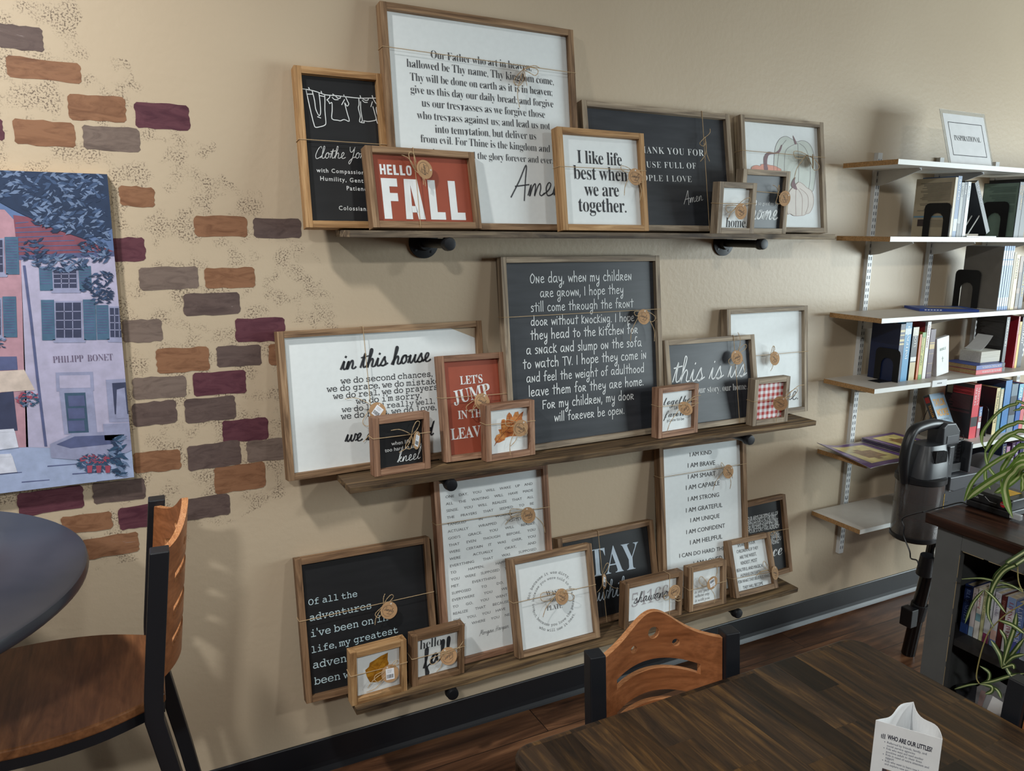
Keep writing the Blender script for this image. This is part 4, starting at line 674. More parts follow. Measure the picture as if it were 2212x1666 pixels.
# ---------------------------------------------------------------- painting on the brick mural
def paint(name, r, g, b, n=.14): return plain('paint_'+name, srgb(r, g, b), .7, noise=n, nscale=45)
def make_painting():
    X0, X1, Z0, Z1 = -.62, .027, 1.037, 1.799
    cols = [paint('sky', 92, 116, 160), paint('facade_lilac', 176, 172, 200, .1), paint('facade_pink', 178, 138, 152, .12), paint('roof', 128, 74, 90), paint('leaf_dark', 36, 54, 84), paint('leaf_mid', 62, 84, 120), paint('leaf_light', 108, 128, 162),
            paint('glass', 56, 62, 90), paint('shutter', 72, 104, 132), paint('stone', 146, 150, 182), paint('ground', 158, 172, 206, .1), paint('door', 58, 84, 108), paint('sign', 104, 92, 118), paint('red', 158, 70, 92), paint('white', 206, 210, 226), paint('plant', 44, 74, 104), plain('canvas_edge', srgb(176, 146, 104), .8), paint('shadow', 84, 92, 132), paint('cream', 206, 190, 180)]
    mb = MB(); mb.box(X0, X1, -.026, -.002, Z0, Z1, 16)
    # picture coordinates (p,q) -> canvas: fitted from the photo; the layers of paint stand a fraction of a millimetre proud of each other
    def fn(lay): return lambda p, q: (X0+p*(X1-X0), -.0264-.00025*lay, Z0+q*(Z1-Z0))

    def U(x, y):                                                   # reading of the picture, 720 x 1666 grid over its right third
        q = 1-(y-(60+.05*x))/((1620-.125*x)-(60+.05*x)); e = 515+(650-515)*(1-q); p = 1-(e-x)*(.000701-.000047*q); return p, q
    def poly(lay, m, *pts):
        f = fn(lay); P = [U(*q) for q in pts]; P = [(max(0, min(1, a)), max(0, min(1, b))) for a, b in P]; mb.quad([f(*q) for q in P], m)
    poly(0, 0, (-600, 40), (530, 40), (660, 1640), (-600, 1800))
    poly(1, 10, (-600, 1370), (660, 1340), (670, 1650), (-600, 1800))
    poly(2, 1, (95, 470), (580, 450), (650, 1400), (120, 1385)); poly(2, 2, (-600, 200), (20, 240), (75, 300), (95, 480), (130, 1385), (-600, 1410))
    poly(3, 3, (60, 265), (130, 275), (560, 440), (80, 452)); poly(3, 3, (-600, 120), (-120, 150), (-40, 240), (-600, 215))
    for k in range(7): poly(4, 17, (70, 300+k*22), (130+k*55, 296+k*22), (130+k*55, 300+k*22), (70, 305+k*22))
    poly(4, 17, (85, 452), (580, 440), (580, 462), (85, 474))
    def window(x, y, w, h, sh=True, sw=62):
        poly(4, 9, (x-8, y-8), (x+w+8, y-8), (x+w+10, y+h+10), (x-8, y+h+10)); poly(5, 7, (x, y), (x+w, y), (x+w+3, y+h), (x+3, y+h))
        for i in (1, 2): poly(6, 9, (x+w*i/3-2, y), (x+w*i/3+2, y), (x+w*i/3+4, y+h), (x+w*i/3, y+h))
        for i in (1, 2, 3): poly(6, 9, (x, y+h*i/4-2), (x+w, y+h*i/4-2), (x+w, y+h*i/4+2), (x, y+h*i/4+2))
        poly(5, 9, (x-14, y+h+8), (x+w+26, y+h+8), (x+w+22, y+h+24), (x-10, y+h+24))
        if sh:
            for s0 in (x-sw-8, x+w+10):
                poly(5, 8, (s0, y-14), (s0+sw, y-14), (s0+sw+6, y+h+12), (s0+6, y+h+12)); n = int(h/13)
                for k in range(n): poly(6, 17, (s0+8, y+k*13), (s0+sw-6, y+k*13), (s0+sw-6, y+k*13+4), (s0+8, y+k*13+4))
    window(248, 520, 110, 88); window(258, 678, 122, 168); window(525, 705, 70, 140); window(-40, 380, 50, 150); window(-60, 660, 60, 170); window(-330, 380, 90, 150); window(-330, 660, 90, 170)
    poly(4, 17, (-80, 935), (75, 935), (80, 1000), (-80, 1006)); poly(5, 18, (-260, 1020), (110, 1000), (160, 1100), (-260, 1125))
    poly(5, 7, (-60, 1120), (60, 1105), (80, 1300), (-60, 1315)); poly(5, 7, (-330, 1120), (-180, 1110), (-180, 1320), (-330, 1330))
    for a, b in (((103, 500), (135, 760)), ((135, 760), (165, 1040)), ((165, 1040), (206, 1382))): poly(5, 17, a, (a[0]+13, a[1]), (b[0]+13, b[1]), b)
    poly(4, 9, (258, 1015), (440, 1012), (446, 1105), (262, 1108)); poly(5, 1, (275, 1030), (425, 1028), (428, 1090), (278, 1092)); poly(4, 9, (275, 1108), (440, 1105), (462, 1318), (300, 1322))
    poly(5, 11, (300, 1116), (402, 1114), (420, 1312), (320, 1316))
    for k in range(3): poly(6, 17, (316, 1130+k*62), (396, 1128+k*62), (402, 1180+k*62), (322, 1182+k*62))
    poly(4, 9, (504, 1052), (612, 1046), (630, 1260), (522, 1262)); poly(5, 7, (536, 1068), (606, 1064), (620, 1220), (550, 1222)); poly(6, 9, (560, 1100), (600, 1090), (616, 1240), (556, 1244))
    lay_text(mb, lambda u, v: fn(5)(u, v), 'PHILIPP  BONET', 'PHILIPP  BONET', 'S', *U(246, 968), *U(541, 956), 12)
    poly(5, 9, (232, 1370), (345, 1318), (640, 1300), (650, 1400), (500, 1462), (238, 1440)); poly(6, 17, (262, 1372), (350, 1332), (600, 1322), (560, 1368), (330, 1392)); poly(6, 9, (490, 1270), (650, 1262), (655, 1350), (500, 1352))
    for k in range(9): poly(2, 17, (-500+k*120, 1480+k % 3*40), (-420+k*130, 1470+k % 3*40), (-418+k*130, 1474+k % 3*40), (-500+k*120, 1486+k % 3*40))
    for cx, cy, r in ((20, 1470, 60), (40, 1345, 45), (-210, 1480, 70), (-160, 1360, 45)):
        poly(7, 14, (cx-r, cy-40), (cx+r*.6, cy-44), (cx+r, cy+40), (cx-r, cy+52)); poly(8, 14, (cx-r*.9, cy-50), (cx+r*.5, cy-54), (cx+r*.6, cy-38), (cx-r, cy-36))
    rn = random.Random(5)
    def leaves(n, cx, cy, rx, ry, ms, size, lay):
        for i in range(n):
            a = rn.uniform(0, 2*PI); k = math.sqrt(rn.random()); x = cx+rx*k*math.cos(a); y = cy+ry*k*math.sin(a); t = rn.uniform(-.9, .9); l = size*rn.uniform(.6, 1.3); w = l*.32
            c, s = math.cos(t), math.sin(t); m = rn.choice(ms); pts = [(x-l*c, y-l*s), (x-w*s, y+w*c), (x+l*c, y+l*s), (x+w*s, y-w*c)]
            if max(p[0] for p in pts) < 640-(1620-y)*.085: poly(lay+rn.random(), m, *pts)
    poly(7, 4, (-600, 20), (540, 40), (545, 330), (400, 380), (250, 330), (140, 280), (60, 240), (-60, 170), (-600, 140))
    leaves(420, 330, 200, 230, 150, (4, 4, 5, 6), 22, 8); leaves(160, -60, 120, 220, 80, (4, 5, 6), 22, 8); leaves(120, 470, 400, 90, 90, (4, 4, 5, 6), 20, 8)
    leaves(110, 280, 490, 130, 40, (4, 5, 6), 18, 8); leaves(120, 490, 610, 100, 75, (4, 4, 5), 18, 8); leaves(40, 160, 430, 60, 60, (4, 5), 18, 8)
    leaves(70, 125, 1145, 50, 40, (15, 15, 13, 6), 12, 8); leaves(90, 460, 1465, 95, 45, (15, 15, 5), 16, 8); leaves(40, 450, 1445, 70, 24, (13,), 10, 10); leaves(90, 590, 1430, 60, 100, (15, 4, 6), 26, 9); leaves(20, 0, 870, 30, 25, (15, 6), 12, 8)
    for x in (425, 470, 515): poly(10, 13, (x-14, 1480), (x+14, 1478), (x+10, 1515), (x-10, 1516))
    o = obj('painting', mb, cols, fix=False)
    tag(o, 'unframed blue-toned canvas painting of a village street, hung on the painted bricks', 'painting')
make_painting()
# ---------------------------------------------------------------- white bookshelf system
MELA = plain('white_melamine', srgb(222, 222, 218), .4, noise=.02); CHIP = plain('chipboard_edge', srgb(170, 132, 88), .9, noise=.3, nscale=220, bmp=.4)
MELT = plain('grey_melamine_top', srgb(196, 190, 182), .45, noise=.03); STEEL = plain('white_steel', srgb(214, 216, 218), .4)
SLOT = plain('slot_dark', srgb(120, 122, 126), .7)
SZ = [1.939, 1.666, 1.366, 1.098, .803, .533]; UPX = [2.757, 3.140, 3.523, 3.906]
for i, x in enumerate(UPX):
    r = thing('shelf_upright', ['leftmost white slotted shelf upright, nearest the wooden signs', 'second white slotted shelf upright from the left, behind the vacuum cleaner', 'third white slotted shelf upright from the left, behind the books', 'fourth white slotted shelf upright, at the far right'][i], 'shelf upright', (x, 0, .3), group='slotted uprights of the bookshelf')
    m = MB(); m.box(0, .026, -.019, -.0005, 0, 1.69, 0); z = .02
    while z < 1.67:
        for a in (.004, .0165): m.quad([(a, -.0192, z), (a+.0055, -.0192, z), (a+.0055, -.0192, z+.014), (a, -.0192, z+.014)], 1)
        z += .0255
    for zz in (.25, .62, .95, 1.3): m.lathe([(.004, .0192), (.004, .0198), (.002, .020)], (.013, 0, zz), 10, 1, axis='y')
    obj('rail', m, [STEEL, SLOT], r)
    for z in SZ[:5] if i else SZ:
        b = MB(); zz = z-.018-.3
        pr = [(-.019, zz), (-.2, zz), (-.205, zz-.008), (-.19, zz-.012), (-.06, zz-.052), (-.019, zz-.058)]
        b.prism(pr, lambda u, v, d: (d, u, v), .0105, .0155); b.box(.007, .019, -.2, -.019, zz-.0022, zz-.0003)
        obj('bracket', b, STEEL, r)
LB = ['topmost white bookshelf board, carrying the clear INSPIRATIONAL sign', 'second white bookshelf board from the top, under the beige book cover', 'third white bookshelf board from the top, with a flat blue magazine', 'fourth white bookshelf board from the top, with the stacked reference books', 'fifth white bookshelf board from the top, with purple magazines on its end', 'lowest white bookshelf board, mostly empty at its left end']
for i, z in enumerate(SZ):
    L = 1.7
    m = MB(); n0 = len(m.f); m.box(0, L, 0, .238, -.018, 0, 0); m.m[n0:] = [2, 1, 0, 0, 3, 3]
    m.m[n0:] = [0, 2, 0, 0, 1, 1]
    o = obj('shelf_board', m, [MELA, CHIP, MELT], None, (2.556, -.264, z), fix=True)
    tag(o, LB[i], 'shelf', 'boards of the white bookshelf')
    if i == 3:
        h = MB(); h.box(.335, .425, -.004, -.0005, -.020, .006, 0)
        for k in range(5): h.quad([(.365+k*.006, -.0043, -.009), (.369+k*.006, -.0043, -.009), (.369+k*.006, -.0043, -.004), (.365+k*.006, -.0043, -.004)], 1)
        obj('label_holder', h, [PAPER, INKL], o, fix=False)
# sign holder
ACR = plain('clear_acrylic', srgb(236, 242, 246), .08, trans=.92)
r = thing('sign_holder', 'clear acrylic holder with a white INSPIRATIONAL sheet on the topmost bookshelf board', 'sign', (2.885, -.232, 1.9395), (-.30, 0, 0))
obj('clear_sleeve', bx(0, .279, -.0012, .0, 0, .216), ACR, r); obj('foot', bx(0, .279, 0, .06, 0, .002), ACR, r, rot=(.30, 0, 0))
m = MB().box(.012, .267, -.0022, -.0016, .004, .20, 0); f = lambda u, v: (u, -.0026, v)
for a, b, c, d in ((.035, .035, .245, .0375), (.035, .165, .245, .1675), (.035, .035, .0375, .1675), (.2425, .035, .245, .1675)): m.quad([f(a, b), f(c, b), f(c, d), f(a, d)], 1)
lay_simple(m, f, 'INSPIRATIONAL', 'S', .058, .095, .164, 1, height=.021)
obj('paper_insert', m, [PAPER, INK], r, fix=False)
# ---------------------------------------------------------------- books
PAGES = wood('page_block', srgb(176, 158, 128), srgb(208, 194, 166), srgb(226, 216, 194), .85, 2, 300, bmp=.1)
def cov(r, g, b): return plain('cover_%d_%d_%d' % (r, g, b), srgb(r, g, b), .42, noise=.06)
def book(label, loc, t, d, h, cover, title=None, tcol=(240, 240, 235), rot=(0, 0, 0), bands=(), group=None, st='G', extra=None, name='book', soft=.0018, blurb=None):
    """spine faces local -y; thickness along x"""
    r = thing(name, label, 'book', loc, rot, group); c = soft
    mats = [cov(*cover), cov(*tcol)]; mb = MB(); mb.box(0, c, 0, d, 0, h, 0); mb.box(t-c, t, 0, d, 0, h, 0); mb.box(c, t-c, 0, c, 0, h, 0)
    f = lambda u, v: (t/2+v, -.0004, h-.012-u)
    for (a, b, k) in bands:
        mats.append(cov(*k)); mb.quad([(0.0003, -.0003, h*a), (t-.0003, -.0003, h*a), (t-.0003, -.0003, h*b), (.0003, -.0003, h*b)], len(mats)-1)
    if title:
        n = title.split('/')
        for i, s in enumerate(n):
            sz = min(t*.62/len(n), .017); L = min((h-.03)*.8, len(s)*sz*.78); v = -sz*.38+(len(n)/2-.5-i)*sz*1.25
            fa = lambda u, v_, vv=v: (t/2+v_+vv, -.0006, h-.014-u)
            lay_simple(mb, fa, s, st, 0, 0, L, 1, height=sz*.8)
    if blurb:
        rn = random.Random(label); bc = len(mats); mats.append(cov(*blurb)); y = h*.92
        while y > h*.45:
            w = d*rn.uniform(.55, .82); y0 = d*.08
            mb.quad([(-.0004, y0, y), (-.0004, y0+w, y), (-.0004, y0+w, y-.0018), (-.0004, y0, y-.0018)], bc); y -= .0048 if rn.random() > .14 else .012
    if extra: extra(mb, mats, t, d, h)
    obj('cover', mb, mats, r, fix=False); obj('page_block', bx(c+.0002, t-c-.0002, c+.0002, d-.004, .003, h-.003), PAGES, r)
    return r
def left_face(mb, mats, col, y0, y1, z0, z1, k=.0006):
    mats.append(cov(*col)); mb.quad([(-k, y0, z0), (-k, y1, z0), (-k, y1, z1), (-k, y0, z1)], len(mats)-1)
B = D['BK']; BG = ['', '', 'books on the second bookshelf board', 'books on the third bookshelf board', 'books on the fourth bookshelf board', 'books on the fifth bookshelf board', 'books on the lowest bookshelf board']
def bk(sh, i, label, cover, title=None, d=.15, **k):
    x, y, z, t, h, lean = B['s%d' % sh][i]; nxt = B['s%d' % sh]
    t = t-.0012
    return book(label, (x, y, z), t, min(d, -y-.07), h, cover, title, group=BG[sh], **k)
def beige_back(mb, mats, t, d, h):
    left_face(mb, mats, (120, 160, 186), .004, d-.004, h*.33, h*.36); left_face(mb, mats, (70, 60, 62), d*.68, d*.86, h*.18, h*.30); left_face(mb, mats, (90, 88, 84), d*.06, d*.18, h*.05, h*.10)
    for q in range(6): left_face(mb, mats, (104, 98, 90), d*.1, d*.6, h*(.28-q*.022), h*(.286-q*.022))
bk(2, 0, 'beige book showing its printed back cover at the left of the second board', (188, 176, 152), d=.17, blurb=(104, 98, 90), extra=beige_back)
bk(2, 1, 'tall blue and white book just right of the beige back cover', (74, 104, 146), 'NEW DAY', bands=((.1, .3, (190, 204, 220)),))
bk(2, 2, 'shorter pale spined book, third from the left on the second board', (150, 152, 150), 'LIGHT', tcol=(60, 60, 70), bands=((0, .25, (60, 60, 66)),))
bk(2, 3, 'thin dark navy book beside the white one on the second board', (44, 52, 70), 'HOPE')
bk(2, 4, 'thin white book standing left of the leaning black book', (208, 212, 216), 'ADVENT', tcol=(90, 96, 110))
bk(2, 5, 'navy book with gold spine letters and a pale green back cover on the second board', (34, 38, 52), 'STACEY ABRAMS/RULES', tcol=(206, 164, 84), blurb=(70, 92, 84), extra=lambda mb, mats, t, d, h: left_face(mb, mats, (126, 150, 138), .003, d-.002, .003, h-.003, .0003))
bk(2, 6, 'black book at the right edge of the second board', (30, 26, 28), 'STORIES')
r = book('thin black book leaning on a small clear easel on the second board', (3.157, -.243, 1.679), .022, .14, .225, (34, 36, 42), 'TEACHINGS', tcol=(190, 190, 196), rot=(0, -.53, 0))
r = thing('book_easel', 'small clear easel holding the leaning black book on the second board', 'easel', (3.03, -.2, 1.6665))
CLR = plain('clear_plastic', srgb(226, 230, 232), .15, trans=.5); obj('base', bx(0, .19, -.045, .1, 0, .004), CLR, r)
for y in (-.03, .0): obj('leg', MB().tube([(.02, y, .003), (.09, y, .088)], .0022, 8), plain('white_plastic', srgb(226, 226, 222), .4), r)
SP = (196, 206, 216)
for i in range(5): bk(3, i, ['thick grey-covered magazine at the left of the five white spines', 'second of the five thin white-spined magazines', 'middle one of the five thin white-spined magazines', 'fourth of the five thin white-spined magazines', 'rightmost of the five thin white-spined magazines'][i], SP if i else (202, 210, 218), d=.2, soft=.0006, bands=((0, .06, (86, 128, 196)), (.78, .8, (86, 128, 196)), (.93, 1, (86, 128, 196)), (.2, .7, (150, 172, 206))), extra=(lambda mb, mats, t, d, h: left_face(mb, mats, (112, 108, 102), .002, d-.001, .002, h-.002)) if i == 0 else None, name='magazine')
bk(3, 5, 'tan book beside the white-spined magazines', (150, 130, 96))
bk(3, 6, 'cream book with dark spine lettering on the third board', (208, 192, 148), 'ANSWERS', tcol=(90, 76, 56))
bk(3, 7, 'brown book with a pictured spine on the third board', (126, 98, 80), bands=((.05, .3, (60, 44, 40)), (.4, .7, (84, 58, 50))))
bk(3, 8, 'navy book with yellow lettering at the right of the third board', (34, 44, 70), 'THE EAGLE WAY', tcol=(214, 186, 70))
bk(4, 0, 'tall navy book with gold bars, leftmost on the fourth board', (30, 42, 76), tcol=(206, 190, 140), bands=((.86, .9, (206, 190, 140)), (.80, .82, (206, 190, 140)), (.70, .74, (206, 190, 140)), (.64, .67, (206, 190, 140))))
bk(4, 1, 'light blue book with a white vertical title on the fourth board', (66, 140, 186), 'EVANGELISM', bands=((.8, .9, (200, 214, 224)),), st='S')
bk(4, 2, 'black and cream book right of the light blue one', (38, 38, 42), 'ROOTS', bands=((0, .34, (196, 180, 140)), (.36, .44, (220, 220, 216)), (.84, 1, (206, 200, 184))))
bk(4, 3, 'thin orange book squeezed between black and green ones', (192, 96, 40))
bk(4, 4, 'green and yellow book with script on its spine', (186, 186, 96), 'Simple gifts', tcol=(80, 80, 50), bands=((0, .1, (92, 150, 60)), (.9, 1, (92, 150, 60))), st='I')
bk(4, 5, 'white book with a red corner on the fourth board', (226, 222, 220), 'Good News', tcol=(150, 60, 66), extra=lambda mb, mats, t, d, h: left_face(mb, mats, (170, 60, 58), .01, d*.6, h*.8, h-.002))
bk(4, 6, 'dark purple book with gold bands, right end of the upright row on the fourth board', (70, 32, 54), tcol=(206, 170, 90), bands=((.72, .735, (206, 170, 90)), (.6, .7, (190, 160, 90)), (.5, .51, (150, 120, 70)), (.3, .31, (150, 120, 70)), (.1, .11, (150, 120, 70))))
bk(4, 7, 'black book with white capitals behind the stacked reference books', (36, 38, 48), 'JAMES COMEY', blurb=(86, 84, 84), d=.17, extra=lambda mb, mats, t, d, h: left_face(mb, mats, (36, 32, 34), .003, d-.002, .003, h-.003, .0002))
bk(4, 8, 'thick red book with white spine letters on the fourth board', (172, 34, 50), 'ROE JOHANSEN', d=.17)
bk(4, 9, 'thin yellow book right of the thick red one', (214, 182, 84), 'MEXICO', tcol=(90, 60, 40))
bk(4, 10, 'dark book at the right edge of the fourth board', (40, 36, 48), 'PORTRAIT')
bk(5, 0, 'thick red and black book with a big white vertical title on the fifth board', (204, 44, 60), "NIXON'S/SECRETS", tcol=(236, 224, 224), st='S', bands=((.22, .40, (34, 32, 36)),), blurb=(112, 60, 66), d=.17, extra=lambda mb, mats, t, d, h: (left_face(mb, mats, (40, 32, 36), .001, d, .001, h*.999, .0002), left_face(mb, mats, (178, 44, 52), .001, d*.72, h*.80, h*.93, .0004), left_face(mb, mats, (150, 140, 120), d*.74, d*.93, h*.78, h*.96), left_face(mb, mats, (214, 214, 214), d*.35, d*.7, h*.06, h*.16)))
bk(5, 1, 'short colourful paperback beside the thick red and black book', (150, 90, 100), 'UPLIFT', bands=((.3, .5, (210, 210, 216)), (.7, 1, (90, 120, 170))))
bk(5, 2, 'black book with a cream spine behind the bookend on the fifth board', (206, 190, 142), 'THE MINUTE DATE', tcol=(70, 60, 50), extra=lambda mb, mats, t, d, h: left_face(mb, mats, (36, 38, 46), .001, d, .001, h*.999, .0003), d=.16)
bk(5, 3, 'thin teal book right of the cream spine', (96, 140, 146), 'CLINTONS', tcol=(226, 226, 214), bands=((.55, .98, (196, 184, 150)),))
bk(5, 4, 'tall bright blue book on the fifth board', (58, 118, 176), d=.17, extra=lambda mb, mats, t, d, h: left_face(mb, mats, (44, 66, 104), .001, d, .001, h*.999, .0003))
bk(5, 5, 'grey book with a dark picture, right of the tall bright blue book', (104, 122, 136), bands=((.35, .75, (52, 56, 66)),))
bk(5, 6, 'blue and white book on the fifth board', (44, 92, 164), 'AFTER', bands=((.7, 1, (120, 180, 200)),))
bk(5, 7, 'red and white book near the right edge of the fifth board', (206, 110, 116), 'GRACE')
bk(5, 8, 'pale book at the right edge of the fifth board', (180, 176, 150), 'MARKS', tcol=(80, 60, 60))
for i, (l, c, t_) in enumerate([('blue and white book, leftmost in view on the lowest board', (60, 84, 156), 'VANISH'), ('dark book with white capitals on the lowest board', (52, 60, 66), 'VALLEY'), ('black book beside the grey chair on the lowest board', (36, 38, 42), 'VOWS'), ('navy book with yellow letters behind the plant leaves', (40, 52, 84), 'LORD'), ('pink and white book behind the plant leaves', (176, 130, 160), None), ('dark purple book behind the plant leaves', (66, 34, 70), 'PRAISE'), ('violet book with pale letters behind the plant leaves', (78, 48, 112), 'WONDER'), ('deep indigo book behind the plant leaves', (46, 38, 84), None)]): bk(6, i, l, c, t_, tcol=(226, 212, 160) if i == 3 else (226, 226, 232))
BG4 = 'reference books lying on the fourth board'
def flat_book(label, loc, L, dep, th, cover, title, rz=0, tcol=(236, 226, 228)):
    r = thing('book', label, 'book', loc, (0, 0, rz), BG4); mb = MB(); c = .0009
    mb.box(0, L, 0, dep, 0, c, 0); mb.box(0, L, 0, dep, th-c, th, 0); mb.box(0, L, 0, c, c, th-c, 0)
    mb.quad([(L*.9, -.0003, .0004), (L, -.0003, .0004), (L, -.0003, th-.0004), (L*.9, -.0003, th-.0004)], 2)
    lay_simple(mb, lambda u, v: (u, -.0005, v), title, 'S', L*.2, th*.24, L*.66, 1, height=th*.52)
    obj('cover', mb, [cov(*cover), cov(*tcol), cov(30, 30, 40)], r, fix=False); obj('page_block', bx(.0015, L-.0015, c, dep-.003, c, th-c), wood('old_pages', srgb(150, 122, 84), srgb(178, 150, 108), srgb(196, 172, 132), .85, 2, 300, bmp=.1), r)
flat_book('red dictionary lying at the bottom of the stack on the fourth board', (3.215, -.238, 1.0985), .2, .15, .019, (200, 52, 66), "WEBSTER'S DICTIONARY")
flat_book('blue thesaurus lying on top of the red dictionary', (3.217, -.236, 1.118), .198, .15, .018, (50, 74, 150), "WEBSTER'S THESAURUS")
r = thing('paper_block', 'thick block of blank white paper on top of the blue thesaurus', 'paper', (3.298, -.2, 1.1365), (0, 0, 0))
obj('sheets', bx(0, .135, 0, .095, 0, .048), wood('paper_edges', srgb(200, 196, 186), srgb(216, 212, 202), srgb(228, 226, 218), .85, 2, 300, bmp=.05), r, bevel=.001)
m = MB(); pts = [(i/10, .004+.055*(i/10)**1.6) for i in range(11)]
for (a, za), (b, zb) in zip(pts, pts[1:]): m.quad([(.015+a*.09+a*.02, .015+a*.02, .049+za), (.015+b*.09+b*.02, .015+b*.02, .049+zb), (.015+b*.09+b*.03, .09+b*.02, .049+zb), (.015+a*.09+a*.03, .09+a*.02, .049+za)])
o = obj('curled_sheet', m, PAPER, r); s = o.modifiers.new('thick', 'SOLIDIFY'); s.thickness = .0004
t_ = thing('bible', 'small white bible leaning against the bookend on the fourth board', 'book', (3.025, -.19, 1.0985), (0, -.16, 0), BG[4])
mb = MB().box(0, .018, 0, .085, 0, .158, 0); lay_simple(mb, lambda u, v: (.003+u*.0+v*0+u, -.0006, .1), '.', 'G', 0, 0, .002, 1)
obj('cover', bx(-.003, .075, -.004, .014, 0, .16), cov(222, 222, 222), t_, bevel=.002)
mb = MB(); f = lambda u, v: (u, -.0046, v); lay_simple(mb, f, 'BIBLE', 'S', .016, .105, .040, 0, height=.011); mb.quad([f(.034, .055), f(.036, .055), f(.036, .078), f(.034, .078)]); mb.quad([f(.029, .069), f(.041, .069), f(.041, .071), f(.029, .071)])
obj('cover_lettering', mb, cov(120, 150, 130), t_, fix=False)
# book on a wire easel
r = thing('paperback', 'paperback with big gold capitals facing out on a wire easel', 'book', (3.138, -.185, .815), (-.46, 0, .05), BG[5])
mb = MB().box(0, .104, 0, .03, 0, .2, 0); f = lambda u, v: (u, -.0004, v)
mb.quad([f(.001, .001), f(.103, .001), f(.103, .07), f(.001, .055)], 2); mb.quad([f(.05, .004), f(.1, .004), f(.095, .05), f(.06, .06)], 3)
mb.quad([(-.0004, .001, .001), (-.0004, .029, .001), (-.0004, .029, .199), (-.0004, .001, .199)], 4); mb.quad([(-.0006, .006, .165), (-.0006, .026, .165), (-.0006, .026, .19), (-.0006, .006, .19)], 5)
lay_simple(mb, f, 'TAYLOR', 'GB', .012, .145, .08, 1, height=.032); lay_simple(mb, f, 'MOORE', 'GB', .012, .1, .08, 1, height=.032); lay_simple(mb, f, 'DOWN RANGE', 'S', .012, .08, .07, 4, height=.009)
lay_simple(mb, lambda u, v: (-.0007, .012+v*-1+.008, .155-u), 'TAYLOR MOORE', 'GB', 0, 0, .11, 1, height=.011)
obj('cover', mb, [cov(142, 166, 186), cov(218, 158, 60), cov(176, 186, 190), cov(160, 120, 76), cov(56, 62, 70), cov(170, 40, 44)], r, fix=False)
r = thing('wire_easel', 'black wire easel propping up the gold-lettered paperback', 'easel', (3.14, -.185, .803))
m = MB(); WIRE = plain('black_wire', srgb(24, 24, 28), .4)
for x in (.012, .09): m.tube(smooth_line([(x, -.022, .028), (x, -.026, .006), (x, .0, .003), (x, .032, .05), (x, .085, .17)], 4), .0016, 6); m.tube(smooth_line([(x, .085, .17), (x, .12, .05), (x, .125, .002)], 4), .0016, 6)
m.tube([(.012, .085, .17), (.09, .085, .17)], .0016, 6); m.tube([(.012, .12, .05), (.09, .12, .05)], .0016, 6); obj('frame', m, WIRE, r, smooth=True)
# magazines
PUR = plain('magazine_purple', srgb(84, 46, 116), .3, noise=.08); MAGP = [PUR, plain('magazine_picture', srgb(206, 190, 120), .3, noise=.3, nscale=25), plain('magazine_brown', srgb(140, 104, 66), .35, noise=.35, nscale=40), plain('magazine_lilac', srgb(150, 126, 176), .3), PAPER]
def magazine(label, loc, rz, w, d, curl, z_th=.0022, group='purple magazines'):
    r = thing('magazine', label, 'magazine', loc, (0, 0, rz), group); m = MB(); n = 14
    hz = lambda u, v: curl*max(0, (1-u/w)-.45)**2*2.2*(v/d)+curl*.12*math.sin(u/w*3)
    def patch(u0, u1, v0, v1, k, off):
        for i in range(n):
            for j in range(6):
                q = [(u0+(u1-u0)*a/n, v0+(v1-v0)*b/6) for a, b in ((i, j), (i+1, j), (i+1, j+1), (i, j+1))]
                m.quad([(u, v, hz(u, v)+off) for u, v in q], k)
    patch(0, w, 0, d, 0, z_th); patch(w*.16, w*.84, d*.12, d*.88, 1, z_th+.0003); patch(w*.32, w*.7, d*.3, d*.62, 2, z_th+.0005); patch(w*.42, w*.52, d*.22, d*.7, 2, z_th+.0006); patch(w*.90, w*.92, d*.1, d*.6, 3, z_th+.0004); patch(w*.04, w*.07, d*.25, d*.9, 3, z_th+.0004)
    patch(0, w, 0, d, 4, 0.0002)
    for i in range(n):
        u0, u1 = w*i/n, w*(i+1)/n
        for v in (0, d): m.quad([(u0, v, hz(u0, v)+.0002), (u1, v, hz(u1, v)+.0002), (u1, v, hz(u1, v)+z_th), (u0, v, hz(u0, v)+z_th)], 4)
    obj('pages', m, MAGP, r, fix=False, smooth=True)
for i in range(6): magazine(['lowest of the stacked purple magazines beside the vacuum handle', 'second purple magazine from the bottom of the stack', 'third purple magazine from the bottom of the stack', 'fourth purple magazine from the bottom of the stack', 'fifth purple magazine from the bottom of the stack', 'topmost of the stacked purple magazines beside the vacuum handle'][i], (2.812+.004*(i % 2), -.245, .8035+i*.0032), .01*(i % 3-1), .205, .215, 0)
magazine('purple magazine curling over the left end of the fifth bookshelf board', (2.512, -.315, .8055), -.02, .275, .262, .05)
r = thing('magazine', 'flat blue magazine lying on the front of the third bookshelf board', 'magazine', (2.95, -.135, 1.3665), (0, 0, -.55)); mb = MB().box(0, .235, 0, .15, 0, .010, 0); mb.quad([(.005, .005, .0103), (.23, .005, .0103), (.23, .145, .0103), (.005, .145, .0103)], 1); mb.quad([(.05, .03, .0106), (.2, .02, .0106), (.19, .1, .0106), (.06, .11, .0106)], 2)
for k in range(6): mb.quad([(.02+k*.012, -.0003, .004), (.028+k*.012, -.0003, .004), (.028+k*.012, -.0003, .0075), (.02+k*.012, -.0003, .0075)], 3)
obj('pages', mb, [cov(36, 66, 148), cov(60, 90, 160), cov(150, 140, 130), cov(220, 224, 232)], r, fix=False)
